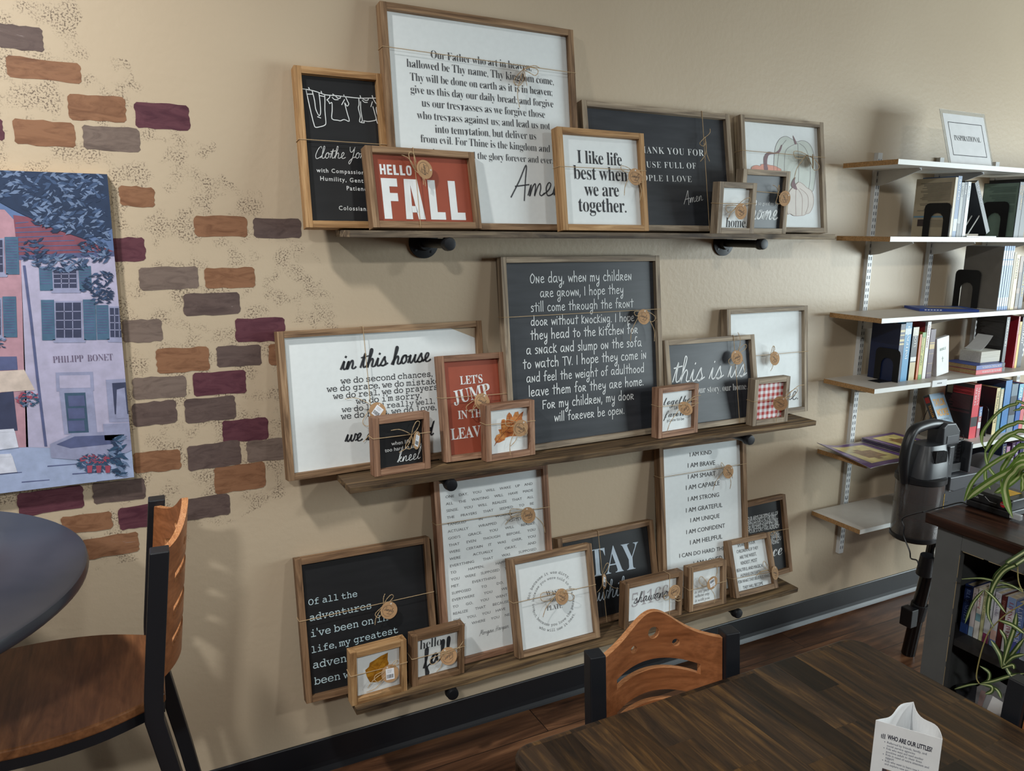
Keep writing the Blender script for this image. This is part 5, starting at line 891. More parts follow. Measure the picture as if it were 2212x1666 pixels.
# bookends
for (x, yb, yf, z, h), l in zip(D['BE'], ['black arched bookend in front of the beige book on the second board', 'black arched bookend in front of the pale green cover', 'black arched bookend against the grey magazine on the third board', 'black bookend at the left end of the fourth board', 'black bookend against the black book on the fifth board']):
    z = min(SZ, key=lambda q: abs(q-z)); w = max(.09, yb-yf) if False else .112; h = max(h, .13); t = .0016
    r = thing('bookend', l, 'bookend', (x-.0012, yf, z+.0002), group='black metal bookends')
    out = [(0, 0)]+[(0, h-.02)]+[(.02-.02*math.cos(g), h-.02+.02*math.sin(g)) for g in (.5, 1.07, PI/2)]+[(w-.02+.02*math.sin(g), h-.02+.02*math.cos(g)) for g in (0.01, .5, 1.07, PI/2)]+[(w, 0)]
    iw = .056; i0 = (w-iw)/2; arch = [(w-i0, 0), (w-i0, h*.5)]+[(w/2+iw/2*math.cos(g), h*.5+iw/2*math.sin(g)) for g in (.5, 1.05, 1.57, 2.1, 2.64)]+[(i0, h*.5), (i0, 0)]
    m = MB(); P = out+arch; n = len(m.v)
    fnn = lambda u, v, d: (d, u, v)
    A = [[(0, 0), (i0, 0), (i0, h*.5)]+[(w/2+iw/2*math.cos(g), h*.5+iw/2*math.sin(g)) for g in (2.64, 2.1, 1.57)]+[(w/2, h)]+out[4:0:-1], [(w, 0), (w-i0, 0), (w-i0, h*.5)]+[(w/2+iw/2*math.cos(g), h*.5+iw/2*math.sin(g)) for g in (.5, 1.05, 1.57)]+[(w/2, h)]+out[5:-1]]
    for q in A: m.prism(q, fnn, 0, -t)
    obj('plate', m, IRON, r); obj('foot', bx(-.07, 0, i0, w-i0, 0, .0012) if 'fourth' in l else bx(.001, .004, i0, w-i0, 0, .001), IRON, r)
# ---------------------------------------------------------------- cafe chairs
CHW = wood('cherry_ply', srgb(122, 72, 42), srgb(154, 96, 60), srgb(172, 112, 74), .38, 4, 22, contrast=(.3, .55, .75), bmp=.06)
CHE = wood('ply_edge', srgb(160, 104, 64), srgb(192, 134, 90), srgb(208, 154, 108), .45, 3, 240, bmp=.1)
SEATW = wood('seat_wood', srgb(98, 62, 40), srgb(136, 90, 58), srgb(160, 112, 76), .36, 3, 20, contrast=(.3, .55, .75), bmp=.05)
POWD = plain('black_powder_coat', srgb(22, 25, 31), .42, 0, .5, nscale=220, bmp=.08)
SP_ = .325
def baked(o, cutters):
    for c in cutters:
        b = o.modifiers.new('cut', 'BOOLEAN'); b.operation = 'DIFFERENCE'; b.object = c; b.solver = 'EXACT'
    bpy.context.view_layer.update(); dg = bpy.context.evaluated_depsgraph_get()
    me = bpy.data.meshes.new_from_object(o.evaluated_get(dg)); o.modifiers.clear(); o.data = me
    for c in cutters: bpy.data.objects.remove(c)
    return o
def back_panel_mesh(parent):
    """curved plywood back; local z=0 at the seat, bulging towards +y"""
    W2 = SP_/2-.016; nu, nv, th = 36, 12, .013; m = MB()
    bulge = lambda x: .052*(1-(x/W2)**2); lean = lambda z: -.035+.035*z/.33
    top = lambda x: .318+.058*math.exp(-(x/(W2*.48))**2)-.003
    def P(x, z, k):
        s = -2*.052*x/W2**2; L = math.hypot(1, s); return (x-k*s/L, lean(z)+bulge(x)+k/L, z)
    idx = {}
    for k, off in enumerate((-th/2, th/2)):
        for i in range(nu+1):
            x = -W2+2*W2*i/nu
            for j in range(nv+1):
                z = .035+(top(x)-.035)*j/nv; idx[(k, i, j)] = len(m.v); m.v.append(P(x, z, off))
    for i in range(nu):
        for j in range(nv):
            m.f.append((idx[0, i, j], idx[0, i+1, j], idx[0, i+1, j+1], idx[0, i, j+1])); m.f.append((idx[1, i, j], idx[1, i, j+1], idx[1, i+1, j+1], idx[1, i+1, j])); m.m += [0, 0]
    for i in range(nu):
        for j, s in ((0, 0), (nv, 1)): m.f.append((idx[0, i, j], idx[1, i, j], idx[1, i+1, j], idx[0, i+1, j])); m.m.append(s)
    for j in range(nv):
        for i in (0, nu): m.f.append((idx[0, i, j], idx[0, i, j+1], idx[1, i, j+1], idx[1, i, j])); m.m.append(1)
    o = obj('backrest', m, [CHW, CHE], parent); cuts = []
    def cutter(mb): c = obj('cutter', mb, [CHE]); c.parent = parent; cuts.append(c)
    for x, z, r in ((0, .325, .0135), (-.052, .298, .0085), (.052, .298, .0085)):
        cutter(MB().tube([(x, -.2, z), (x, .2, z)], r, 20))
    for z in (.238, .165, .095):
        n = 16; up, lo = [], []
        for i in range(n+1):
            x = -.103+.206*i/n; e = .016*(1-(x/.103)**2); up.append((x, z+e+.0115)); lo.append((x, z+e-.0115))
        cutter(MB().prism(lo+up[::-1], lambda u, v, d: (u, d, v), -.2, .2))
    return baked(o, cuts)
PROTO = {}
def cafe_chair(label, loc, rz, seat_z, name, cat):
    r = thing(name, label, cat, loc, (0, 0, rz))
    if 'back' in PROTO:
        b = PROTO['back'].copy(); COL.objects.link(b); b.parent = r; b.location = (0, 0, seat_z)
    else:
        b = back_panel_mesh(r); b.location = (0, 0, seat_z); PROTO['back'] = b
    q = .018
    for sx in (-1, 1):
        x = sx*SP_/2; m = MB(); prev = None; sec = []
        for y, z, k in ((.085, 0, .8), (.02, seat_z*.55, .9), (-.035, seat_z-.03, 1), (-.033, seat_z+.02, 1), (0, seat_z+.33, 1)):
            a = len(m.v); m.v += [(x-q*k, y-q*k, z), (x+q*k, y-q*k, z), (x+q*k, y+q*k, z), (x-q*k, y+q*k, z)]; sec.append(a)
        for a, c in zip(sec, sec[1:]):
            for j in range(4): k = (j+1) % 4; m.f.append((a+j, a+k, c+k, c+j)); m.m.append(0)
        m.f.append((3, 2, 1, 0)); m.f.append(tuple(sec[-1]+j for j in range(4))); m.m += [0, 0]
        obj('back_post', m, POWD, r, bevel=.0025)
        m = MB(); fx = sx*.17; m.tube([(fx, -.385, seat_z-.02), (fx*1.08, -.41, 0)], [.017, .013], 4); obj('front_leg', m, POWD, r, bevel=.002)
        m = MB().box(x-.008, x+.008, -.39, -.02, seat_z*.42, seat_z*.42+.022); obj('side_stretcher', m, POWD, r)
    ou = [(-.128, -.012), (-.15, -.05), (-.19, -.14), (-.208, -.25), (-.2, -.36), (-.16, -.43), (-.08, -.452), (0, -.456)]
    ou = ou+[(-a, b) for a, b in ou[-2::-1]]; S = [(p.x, p.y) for p in smooth_line([Vector(p) for p in ou], 4)]
    m = MB().prism(S, lambda u, v, d: (u, v, d), seat_z-.022, seat_z, 0); obj('seat', m, SEATW, r, bevel=.004)
    m = MB().prism([(u*.985, v*.985-.003) for u, v in S], lambda u, v, d: (u, v, d), seat_z-.045, seat_z-.0225, 0); obj('seat_frame', m, POWD, r)
    if seat_z > .6: obj('foot_rest', MB().box(-.17, .17, -.41, -.385, .26, .285), POWD, r)
    return r
cafe_chair('tall bar chair with cherry seat and black posts beside the round table', (.060, -.4405, 0), math.radians(-92.5), .725, 'bar_chair', 'chair')
cafe_chair('cherry-backed cafe chair pushed in between the dark table and the wall of signs', (1.008, -.985, 0), math.radians(-9.0), .482, 'cafe_chair', 'chair')
cafe_chair('cafe chair cut off by the right edge, at the end of the dark table', (1.556, -1.585, 0), math.radians(-90), .482, 'cafe_chair', 'chair')
# ---------------------------------------------------------------- tables
r = thing('round_table', 'tall round table with a dark slate-grey top, cut off at the left', 'table', (-.516, -.556, 0))
def laminate():
    m, t, b = nt('dark_laminate'); v = coords(t); n = N(t, 'ShaderNodeTexNoise', i_Scale=4.0, i_Detail=4.0); t.links.new(v, n.inputs['Vector'])
    t.links.new(ramp(t, n.outputs[0], [(.35, srgb(40, 42, 50)), (.65, srgb(56, 56, 62))]), b.inputs['Base Color']); b.inputs['Roughness'].default_value = .3; bump(t, b, n.outputs[0], .02); return m
m = MB().lathe([(.40, 1.018), (.436, 1.02), (.443, 1.026), (.445, 1.034), (.443, 1.046), (.438, 1.05), (.0, 1.05)], n=96); obj('table_top', m, laminate(), r, smooth=True)
obj('column', MB().lathe([(.06, 1.018), (.06, 1.0), (.038, .99), (.038, .06), (.05, .05)], n=32), POWD, r, smooth=True)
obj('base', MB().lathe([(.27, 0), (.27, .012), (.22, .022), (.06, .055), (.0, .056)], n=48), POWD, r, smooth=True)
def butcher():
    m, t, b = nt('butcher_block'); b.inputs['Roughness'].default_value = .36; b.inputs['Specular IOR Level'].default_value = .4
    c = N(t, 'ShaderNodeTexCoord'); mp = N(t, 'ShaderNodeMapping'); mp.inputs['Rotation'].default_value = (0, 0, PI/2); t.links.new(c.outputs['Object'], mp.inputs['Vector'])
    br = N(t, 'ShaderNodeTexBrick', offset=.43, i_Scale=1.0, i_Mortar_Size=.0004, i_Brick_Width=.38, i_Row_Height=.066, squash=.7, squash_frequency=3)
    br.inputs['Color1'].default_value = (0, 0, 0, 1); br.inputs['Color2'].default_value = (1, 1, 1, 1); br.inputs['Mortar'].default_value = (.3, .3, .3, 1); t.links.new(mp.outputs[0], br.inputs['Vector'])
    ad = N(t, 'ShaderNodeVectorMath', operation='MULTIPLY_ADD'); t.links.new(br.outputs['Color'], ad.inputs[0]); ad.inputs[1].default_value = (5, 3, 2); t.links.new(mp.outputs[0], ad.inputs[2])
    m2 = N(t, 'ShaderNodeMapping'); m2.inputs['Scale'].default_value = (4, 40, 1); t.links.new(ad.outputs[0], m2.inputs['Vector'])
    n = N(t, 'ShaderNodeTexNoise', i_Scale=1.0, i_Detail=7.0, i_Distortion=.9, i_Roughness=.65); t.links.new(m2.outputs[0], n.inputs['Vector'])
    col = ramp(t, n.outputs[0], [(.32, srgb(30, 26, 24)), (.52, srgb(64, 48, 34)), (.72, srgb(112, 84, 50))])
    k = ramp(t, br.outputs['Color'], [(0, srgb(110, 110, 114)), (.25, srgb(200, 196, 190)), (.5, (1, 1, 1, 1)), (1, srgb(255, 244, 220))]); col = mix(t, 1.0, col, k, 'MULTIPLY')
    t.links.new(col, b.inputs['Base Color']); bump(t, b, n.outputs[0], .18, .0015); return m
r = thing('cafe_table', 'dark stained butcher-block table with rounded corners in the foreground', 'table', (1.05, -1.46, 0))
def rounded(w, d, rad, n=8):
    P = []
    for cx, cy, a in ((w/2-rad, d/2-rad, 0), (-w/2+rad, d/2-rad, PI/2), (-w/2+rad, -d/2+rad, PI), (w/2-rad, -d/2+rad, 1.5*PI)):
        P += [(cx+rad*math.cos(a+PI/2*i/n), cy+rad*math.sin(a+PI/2*i/n)) for i in range(n+1)]
    return P
obj('table_top', MB().prism(rounded(.925, .79, .045), lambda u, v, d: (u, v, d), .703, .74), butcher(), r, bevel=.006, seg=3)
obj('column', MB().tube([(0, 0, .02), (0, 0, .70)], .038, 24), POWD, r, smooth=True)
m = MB()
for a in (0, PI/2): m.box(*((-.28, .28, -.03, .03) if a == 0 else (-.03, .03, -.28, .28)), 0.0, .03)
obj('base', m, POWD, r, bevel=.004); obj('support_plate', bx(-.2, .2, -.2, .2, .690, .7025), POWD, r)
# folded card on the table
r = thing('table_card', 'folded white three-sided card on the dark table, headed WHO ARE OUR LITTLES?', 'card', (0, 0, 0))
A = Vector((.988, -1.513, .7405)); Bq = Vector((1.036, -1.588, .7405)); Cq = Vector((1.082, -1.508, .7405)); Hh = .212
m = MB()
def face(p, q, wob=0, n=14):
    for i in range(n):
        a, b = p.lerp(q, i/n), p.lerp(q, (i+1)/n); h = lambda k: Hh+wob*math.sin(k*PI)*math.sin(k*7)
        ha, hb = h(i/n), h((i+1)/n); nn = Vector(((q-p).y, -(q-p).x, 0)).normalized()*wob*1.2; oa = nn*math.sin(i/n*PI*2); ob = nn*math.sin((i+1)/n*PI*2)
        m.quad([a, b, b+ob+Vector((0, 0, hb)), a+oa+Vector((0, 0, ha))], 0)
face(A, Bq); face(Bq, Cq, .004); face(Cq, A, .003)
pap = obj('paper', m, [PAPER], r); s = pap.modifiers.new('thick', 'SOLIDIFY'); s.thickness = .0006; s.offset = 0
uv_ = (Bq-A); Lw = uv_.length; uv_ = uv_/Lw; nrm = Vector((uv_.y, -uv_.x, 0))
cf = lambda k: (lambda u, v: tuple(A+uv_*u+nrm*(.0006+k*.0002)+Vector((0, 0, v))))
m = MB(); f = cf(0); top = Hh-.017
lay_simple(m, f, 'WHO ARE OUR LITTLES?', 'GB', .018, top-.008, .060, 0, height=.0078)
for k in range(3): m.quad([f(.0095+k*.0022, top-.008+k*.0), f(.0105+k*.0022, top-.008), f(.0105+k*.0022, top-.0015-.0015*(k == 0)), f(.0095+k*.0022, top-.0015-.0015*(k == 0))])
m.quad([f(.0095, top-.0093), f(.0155, top-.0093), f(.0155, top-.0085), f(.0095, top-.0085)])
TXT = ['Referred by friends, family, and', 'social service agencies', 'Kids who want and need another', 'positive adult in their lives', 'Kids in need of extra attention and', 'support', 'Kids who want to learn new hobbies', 'and explore new interests']
for i, s in enumerate(TXT):
    y = top-.0155-i*.0052; lay_simple(m, f, s, 'G', .0185, y, .00175*len(s)*.95, 1, height=.0036)
    if i % 2 == 0: m.quad([f(.0145, y+.0008), f(.0157, y+.0008), f(.0157, y+.002), f(.0145, y+.002)], 1)
g = cf(1); yb = top-.092
m.quad([f(.016, yb), f(.041, yb), f(.041, yb+.033), f(.016, yb+.033)], 2)
for a, b, c, d, k in ((.018, .002, .026, .018, 3), (.024, .008, .038, .024, 4), (.03, .003, .04, .012, 3), (.016, .024, .022, .033, 5), (.026, .024, .038, .032, 5)): m.quad([g(a, yb+b), g(c, yb+b), g(c, yb+d), g(a, yb+d)], k)
for i, s in enumerate(['Having someone', 'believe in me']): lay_simple(m, f, s, 'I', .046, yb+.026-i*.006, .027 if i == 0 else .022, 1, height=.0038)
obj('printing', m, [plain('print_black', srgb(34, 32, 52), .7), plain('print_grey', srgb(96, 98, 116), .7), plain('photo_brown', srgb(120, 92, 76), .5, noise=.3, nscale=200), plain('photo_peach', srgb(206, 150, 120), .5), plain('photo_red', srgb(150, 84, 66), .5, noise=.3, nscale=300), plain('photo_dark', srgb(70, 60, 66), .5)], r, fix=False)
# ---------------------------------------------------------------- low bookcase
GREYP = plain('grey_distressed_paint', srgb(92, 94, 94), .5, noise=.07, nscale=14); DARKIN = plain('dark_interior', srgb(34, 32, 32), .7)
TOPW = wood('espresso_top', srgb(28, 18, 15), srgb(56, 35, 27), srgb(88, 58, 44), .3, 2.4, 30, bmp=.2); WORN = plain('worn_edge', srgb(168, 150, 116), .8)
r = thing('bookcase', 'low grey-painted bookcase with a dark brown top at the right edge', 'bookcase', (2.045, -.9, 0))
o = obj('top_board', bx(0, .86, 0, .36, 0, .03), TOPW, r, (-.02, .03, .869), (0, 0, -PI/2), bevel=.004)
obj('stile', bx(0, .022, -.073, 0, 0, .868), GREYP, r, bevel=.0015); obj('stile', bx(0, .022, -.82, -.755, 0, .868), GREYP, r, bevel=.0015)
obj('top_rail', bx(0, .022, -.7548, -.0732, .818, .868), GREYP, r, bevel=.0015); obj('bottom_rail', bx(0, .022, -.7548, -.0732, 0, .10), GREYP, r, bevel=.0015)
for y in (-.82, -.014): obj('side_panel', bx(.0222, .31, y, y+.014, 0, .868), GREYP, r)
obj('back_panel', bx(.31, .318, -.82, 0, 0, .868), DARKIN, r); obj('shelf', bx(.024, .309, -.8055, -.0145, .527, .546), DARKIN, r); obj('bottom_shelf', bx(.024, .309, -.8055, -.0145, .30, .318), DARKIN, r)
m = MB(); rn = random.Random(4); z = .12
while z < .80:
    a = rn.uniform(.02, .09); m.box(-.0006, .0004, -.0738, -.0722-rn.uniform(0, .0008), z, z+a); z += a+rn.uniform(.0, .02)
y = -.08
while y > -.7:
    a = rn.uniform(.02, .1); m.box(-.0006, .0004, y-a, y, .8172, .8186); y -= a+rn.uniform(.01, .05)
obj('worn_paint_edge', m, WORN, r)
NB = [(-.952, .023, .148, (40, 54, 100), 'BLUE NOTES', (120, 140, 190), 'navy paperback, leftmost in the grey bookcase', ((0, .2, (56, 80, 140)),)), (-.977, .013, .146, (206, 196, 196), 'Copper', (130, 90, 100), 'pale paperback right of the navy one in the grey bookcase', ((0, .2, (140, 170, 196)),)),
      (-.992, .014, .152, (214, 212, 206), 'Keeping', (160, 50, 60), 'white paperback with red script in the grey bookcase', ((.35, .5, (120, 160, 170)),)), (-1.008, .0085, .155, (196, 196, 150), 'REMEMBER THE PARENT', (90, 90, 60), 'thin cream paperback in the grey bookcase', ()),
      (-1.018, .017, .176, (196, 200, 206), 'Have a Love', (100, 104, 116), 'taller white paperback in the grey bookcase', ((0, .16, (120, 50, 84)),)), (-1.038, .016, .160, (206, 208, 218), 'Seaside', (130, 120, 150), 'white paperback with pastel foot in the grey bookcase', ((0, .12, (110, 130, 180)), (.12, .3, (216, 180, 170)))),
      (-1.056, .013, .158, (84, 34, 36), 'EMBERS', (150, 110, 100), 'dark red paperback in the grey bookcase', ()), (-1.071, .022, .162, (200, 196, 200), 'LIVING RIVER', (130, 50, 70), 'white paperback with a blue scene on top in the grey bookcase', ((.8, 1, (120, 140, 176)),)),
      (-1.095, .024, .158, (90, 110, 160), 'LATE SUMMER', (200, 206, 226), 'blue paperback behind the hanging plantlet', ((0, .3, (70, 76, 140)),)), (-1.121, .02, .165, (150, 156, 170), 'HARBOR', (60, 66, 90), 'grey paperback behind the hanging plantlet', ()), (-1.143, .024, .15, (66, 72, 140), 'MOUNTAIN', (190, 196, 220), 'indigo paperback at the right edge in the grey bookcase', ())]
for y, t_, h, c, ti, tc, l, bn in NB: book(l, (2.125, y, .5465), t_, .11, h, c, ti, tc, (0, 0, -PI/2), bn, 'paperbacks in the grey bookcase', st='S' if t_ > .014 else 'G')
r = thing('gift_bag', 'clear plastic bag with a white card label at the bottom of the grey bookcase', 'bag', (2.105, -1.035, .3185))
FILM = plain('clear_film', srgb(206, 208, 212), .12, trans=.75)
m = MB().prism([(0, 0), (.075, 0), (.078, .09), (.07, .12), (.02, .126), (-.002, .1)], lambda u, v, d: (d+.01*math.sin(v*30), -u, v), 0, .05); obj('film', m, FILM, r, smooth=True)
m = MB(); f = lambda u, v: (-.0015+.004*math.sin(v*30), -u, v); m.quad([f(.016, .03), f(.07, .022), f(.073, .095), f(.03, .1)], 0); lay_simple(m, lambda u, v: (-.002+.004*math.sin(v*30), -u, v), 'Origins', 'S', .034, .072, .034, 1, height=.009); lay_simple(m, lambda u, v: (-.002+.004*math.sin(v*30), -u, v), 'Bath Tea', 'G', .036, .046, .03, 1, height=.005)
m.quad([f(.004, .03), f(.016, .03), f(.028, .1), (f(.012, .1))], 2); m.quad([f(.006, .004), f(.07, .004), f(.07, .02), f(.006, .028)], 3)
obj('label_card', m, [PAPER, INK, cov(190, 90, 66), cov(36, 70, 92)], r, fix=False)
tag(obj('folded_cloth', MB().prism([(0, 0), (.16, 0), (.15, .03), (.09, .045), (.03, .04)], lambda u, v, d: (d, -u, v), 0, .1), plain('red_cloth', srgb(150, 36, 40), .9, noise=.2), None, (2.18, -1.12, .3185), bevel=.01, seg=3), 'red folded cloth behind the clear bag in the grey bookcase', 'cloth')
tag(obj('bowl', MB().lathe([(.02, 0), (.035, .004), (.045, .03), (.046, .05), (.044, .05), (.042, .03), (.03, .008), (0, .006)], n=28), plain('smoked_glass', srgb(90, 92, 98), .12, trans=.6), None, (2.15, -1.0, .3185), smooth=True), 'small smoky glass bowl beside the clear bag in the grey bookcase', 'bowl')
# charger and cord
r = thing('battery_charger', 'black battery charger with a yellow sticker on top of the grey bookcase', 'charger', (2.185, -.885, .8995))
BLKP = plain('black_plastic', srgb(26, 27, 31), .38); GREYPL = plain('grey_plastic', srgb(66, 68, 74), .42); SILV = plain('silver_trim', srgb(176, 178, 184), .35)
obj('cradle', bx(0, .115, -.125, 0, 0, .022), BLKP, r, bevel=.005, seg=3)
m = MB().prism([(0, .0225), (0, .05), (.006, .056), (.118, .056), (.118, .0225)], lambda u, v, d: (u-.004, d, v), -.13, -.004, 0); bt = obj('battery_pack', m, BLKP, r, bevel=.004, seg=3)
m = MB(); f = lambda u, v: (-.0046, -u, v); m.quad([f(.012, .046), f(.05, .046), f(.052, .049), f(.012, .049)], 1); lay_simple(m, f, '4 Ah', 'G', .018, .034, .02, 1, height=.006); m.quad([f(.055, .045), f(.07, .034), f(.09, .034), f(.09, .0352), f(.0705, .0352), f(.056, .0462)], 1)
m.quad([f(.108+.0085*math.cos(2*PI*i/20), .038+.0085*math.sin(2*PI*i/20)) for i in range(20)], 2); lay_simple(m, lambda u, v: (-.005, -u, v), 'mover', 'G', .101, .0365, .014, 1, height=.0035)
m.quad([(.03, -.105, .0565), (.085, -.105, .0565), (.085, -.06, .0565), (.03, -.06, .0565)], 3)
obj('markings', m, [BLKP, SILV, plain('logo_red', srgb(176, 36, 46), .4), plain('sticker_yellow', srgb(214, 164, 36), .5)], bt, fix=False)
obj('latch', bx(.0, .014, -.155, -.1255, .004, .02), SILV, r, bevel=.002)
m = MB(); pts = [(2.186, -.89, .9035)]+[tuple(p) for p in D['CORD'][1:]]
pts = [(p[0], p[1], max(p[2], .9018) if p[0] > 2.024 and i < 4 else p[2]) for i, p in enumerate(pts)]; P = []
pl = smooth_line(pts[:4], 6)[:-1]+smooth_line([pts[3]]+[(x, y+.006*math.sin(i*2.6), z) for i, (x, y, z) in enumerate(pts[4:])], 8)
m.tube(pl, .0021, 8); tag(obj('charger_cord', m, BLKP, smooth=True), 'thin black wavy charger cord hanging over the corner of the grey bookcase', 'cord')
tag(obj('glass_jar', MB().lathe([(.0, 0), (.024, .001), (.027, .006), (.027, .07), (.018, .085), (.018, .1), (.0, .101)], n=32, axis='y'), plain('green_glass', srgb(196, 206, 196), .12, trans=.75), None, (2.345, -1.10, .928), (0, 0, -.4), smooth=True), 'pale glass jar lying among the plant leaves', 'jar')
# ---------------------------------------------------------------- spider plant
LG = plain('leaf_green', srgb(96, 128, 52), .45, noise=.25, nscale=12); LP = plain('leaf_cream_stripe', srgb(186, 196, 140), .45, noise=.1); LDK = plain('leaf_deep_green', srgb(62, 84, 44), .45, noise=.2, nscale=12)
r = thing('spider_plant', 'striped spider plant trailing over the grey bookcase at the right edge', 'plant', (2.215, -1.33, .899))
R0 = Vector((2.215, -1.33, .899))
pot = obj('pot', MB().lathe([(.055, 0), (.06, .004), (.078, .12), (.083, .122), (.083, .135), (.074, .135), (.07, .115), (0, .112)], n=40), plain('terracotta', srgb(168, 104, 76), .8), r, smooth=True)
obj('soil', MB().lathe([(.069, .112), (.04, .119), (0, .121)], n=24), plain('soil', srgb(50, 38, 30), .95, noise=.3), pot)
def leaf(m, pts, w, deep=False, root=None):
    P = [Vector(p)-R0 for p in pts]
    if root is not None: P = [root, root.lerp(P[0], .5)+Vector((0, 0, .05))]+P
    P = smooth_line(P, 5); n = len(P); rows = []
    for i, p in enumerate(P):
        t = (P[min(i+1, n-1)]-P[max(i-1, 0)]).normalized(); k = i/(n-1); ww = w*min(1, .35+2.2*k, 5*(1-k)+.05)
        view = Vector((-.85, -.35, .45)); s = t.cross(view); s = s.normalized() if s.length > 1e-4 else Vector((0, 1, 0)); u = s.cross(t).normalized()
        a = len(m.v); m.v += [tuple(p-s*ww*.5+u*ww*.16), tuple(p-s*ww*.16), tuple(p+s*ww*.16), tuple(p+s*ww*.5+u*ww*.16)]; rows.append(a)
    for a, b in zip(rows, rows[1:]):
        for j in range(3): m.f.append((a+j, a+j+1, b+j+1, b+j)); m.m.append(1 if j == 1 else (2 if deep else 0))
m = MB(); top = Vector((0, 0, .12)); LF = D['LEAF']
for i, (w, pts) in enumerate(LF[:14]): leaf(m, pts, w, False, None if i in (8, 9) else (top if Vector(pts[0])[1] < -.95 or i < 14 else None))
for i, (w, pts) in enumerate(LF[14:21]): leaf(m, pts, w, True, top if i in (0, 1) else None)
rn = random.Random(9)
for i in range(26):
    a = rn.uniform(-PI, .9); L = rn.uniform(.22, .42); c, s = math.cos(a), math.sin(a); h = rn.uniform(.08, .22)
    leaf(m, [tuple(R0+top+Vector((c*L*k, s*L*k, h*math.sin(k*2.4)-.10*k*k))) for k in (.05, .3, .6, .85, 1)], rn.uniform(.009, .016))
obj('foliage', m, [LG, LP, LDK], r, fix=False, smooth=True)
m = MB()
for q in D['RUN']: m.tube(smooth_line([Vector(p)-R0 for p in q], 5), .0016, 6)
ro = obj('runner', m, plain('runner_tan', srgb(156, 146, 92), .6), r, smooth=True)
for a, b in ((21, 26), (26, 33)):
    m = MB()
    for w, pts in LF[a:b]: leaf(m, pts, w, True)
    obj('plantlet', m, [LG, LP, LDK], ro, fix=False, smooth=True)
# ---------------------------------------------------------------- grey tub chair
r = thing('tub_chair', 'dark grey upholstered chair behind the vacuum cleaner, its rounded back showing', 'chair', (3.10, -.285, 0))
UPH = plain('grey_velvet', srgb(62, 60, 63), .85, noise=.12, nscale=18)
ou = [(0, .40), (-.004, .60), (.012, .715), (.06, .768), (.13, .776), (.22, .752), (.34, .70), (.43, .66), (.47, .60), (.475, .40)]
S = [(p.x, p.y) for p in smooth_line([Vector(p) for p in ou], 4)]
obj('backrest', MB().prism(S, lambda u, v, d: (u, d, v), -.075, 0), UPH, r, bevel=.018, seg=4, smooth=True)
obj('seat', MB().prism(rounded(.46, .42, .07), lambda u, v, d: (u+.235, v-.285, d), .36, .46), UPH, r, bevel=.02, seg=4, smooth=True)
for x in (.05, .42):
    for y in (-.05, -.45): obj('leg', MB().tube([(x, y, .362), (x, y-.01, 0)], [.018, .012], 12), plain('dark_leg', srgb(30, 24, 22), .5), r)
# ---------------------------------------------------------------- stick vacuum
VY = -.42; K = (2.2+VY)/1.75
vx = lambda x: x*K
vz = lambda z: 1.68-(1.68-z)*K
r = thing('stick_vacuum', 'black cordless stick vacuum standing between the bookshelf and the grey bookcase', 'vacuum cleaner', (vx(2.615), VY, 0))
X0 = vx(2.615); q = lambda x: vx(x)-X0
SMOKE = plain('smoked_bin', srgb(150, 146, 146), .08, trans=.8); RED = plain('red_filter', srgb(112, 40, 42), .5); DKG = plain('charcoal_plastic', srgb(52, 54, 59), .4)
b0, b1 = vz(.575), vz(.785); RB = .084
bn = obj('dust_bin', MB().lathe([(RB-.006, b0), (RB, b0+.008), (RB, b1), (RB-.004, b1), (RB-.004, b0+.012), (0, b0+.010)], n=48), SMOKE, r, smooth=True)
obj('filter', MB().lathe([(.058, b0+.07), (.064, b0+.072), (.064, b0+.075), (.058, b0+.08), (.058, b1-.075), (.066, b1-.07), (.07, b1-.03), (.07, b1-.002), (0, b1-.001)], n=36), RED, bn, smooth=True)
obj('mesh_screen', MB().lathe([(.0605, b0+.082), (.0605, b1-.078)], n=36), plain('screen_grey', srgb(104, 102, 104), .5), bn, smooth=True)
obj('base_cap', MB().lathe([(0, b0-.012), (RB-.004, b0-.012), (RB+.002, b0-.006), (RB+.002, b0+.006), (RB-.004, b0+.009)], n=48), BLKP, bn, smooth=True)
m = MB().lathe([(RB-.002, b1), (RB+.005, b1+.004), (RB+.005, b1+.022), (RB-.004, b1+.028), (0, b1+.028)], n=48); obj('collar', m, BLKP, r, smooth=True)
m = MB(); secs = [(b1+.026, -.078, .085, .072), (b1+.075, -.068, .088, .066), (vz(.905), -.044, .09, .05), (vz(.925), -.036, .088, .044)]
rings = []
for z, xa, xb, dy in secs:
    a = len(m.v); n = 20
    for j in range(n):
        g = 2*PI*j/n; c, s = math.cos(g), math.sin(g); e = lambda v, p: math.copysign(abs(v)**p, v); m.v.append(((xa+xb)/2+(xb-xa)/2*e(c, .6), dy*e(s, .6), z))
    rings.append(a)
for a, b in zip(rings, rings[1:]):
    for j in range(20): k = (j+1) % 20; m.f.append((a+j, a+k, b+k, b+j)); m.m.append(0)
m.f.append(tuple(rings[-1]+j for j in range(20))); m.m.append(0)
mh = obj('motor_housing', m, DKG, r, smooth=True)
m = MB()
for i in range(9): x = -.022+i*.0075; m.box(x, x+.0028, -.0665, -.05, vz(.868)-.0, vz(.912)-i*.0006)
m2 = obj('vent', m, BLKP, mh)
HP = [(q(p[0]), 0, vz(p[2])) for p in D['VH']]; HP = [(q(2.525), 0, vz(.79))]+HP
m = MB().tube(smooth_line(HP, 6), [.016+.003*min(1, i/10) for i in range(len(smooth_line(HP, 6)))], 14); obj('handle', m, BLKP, r, smooth=True)
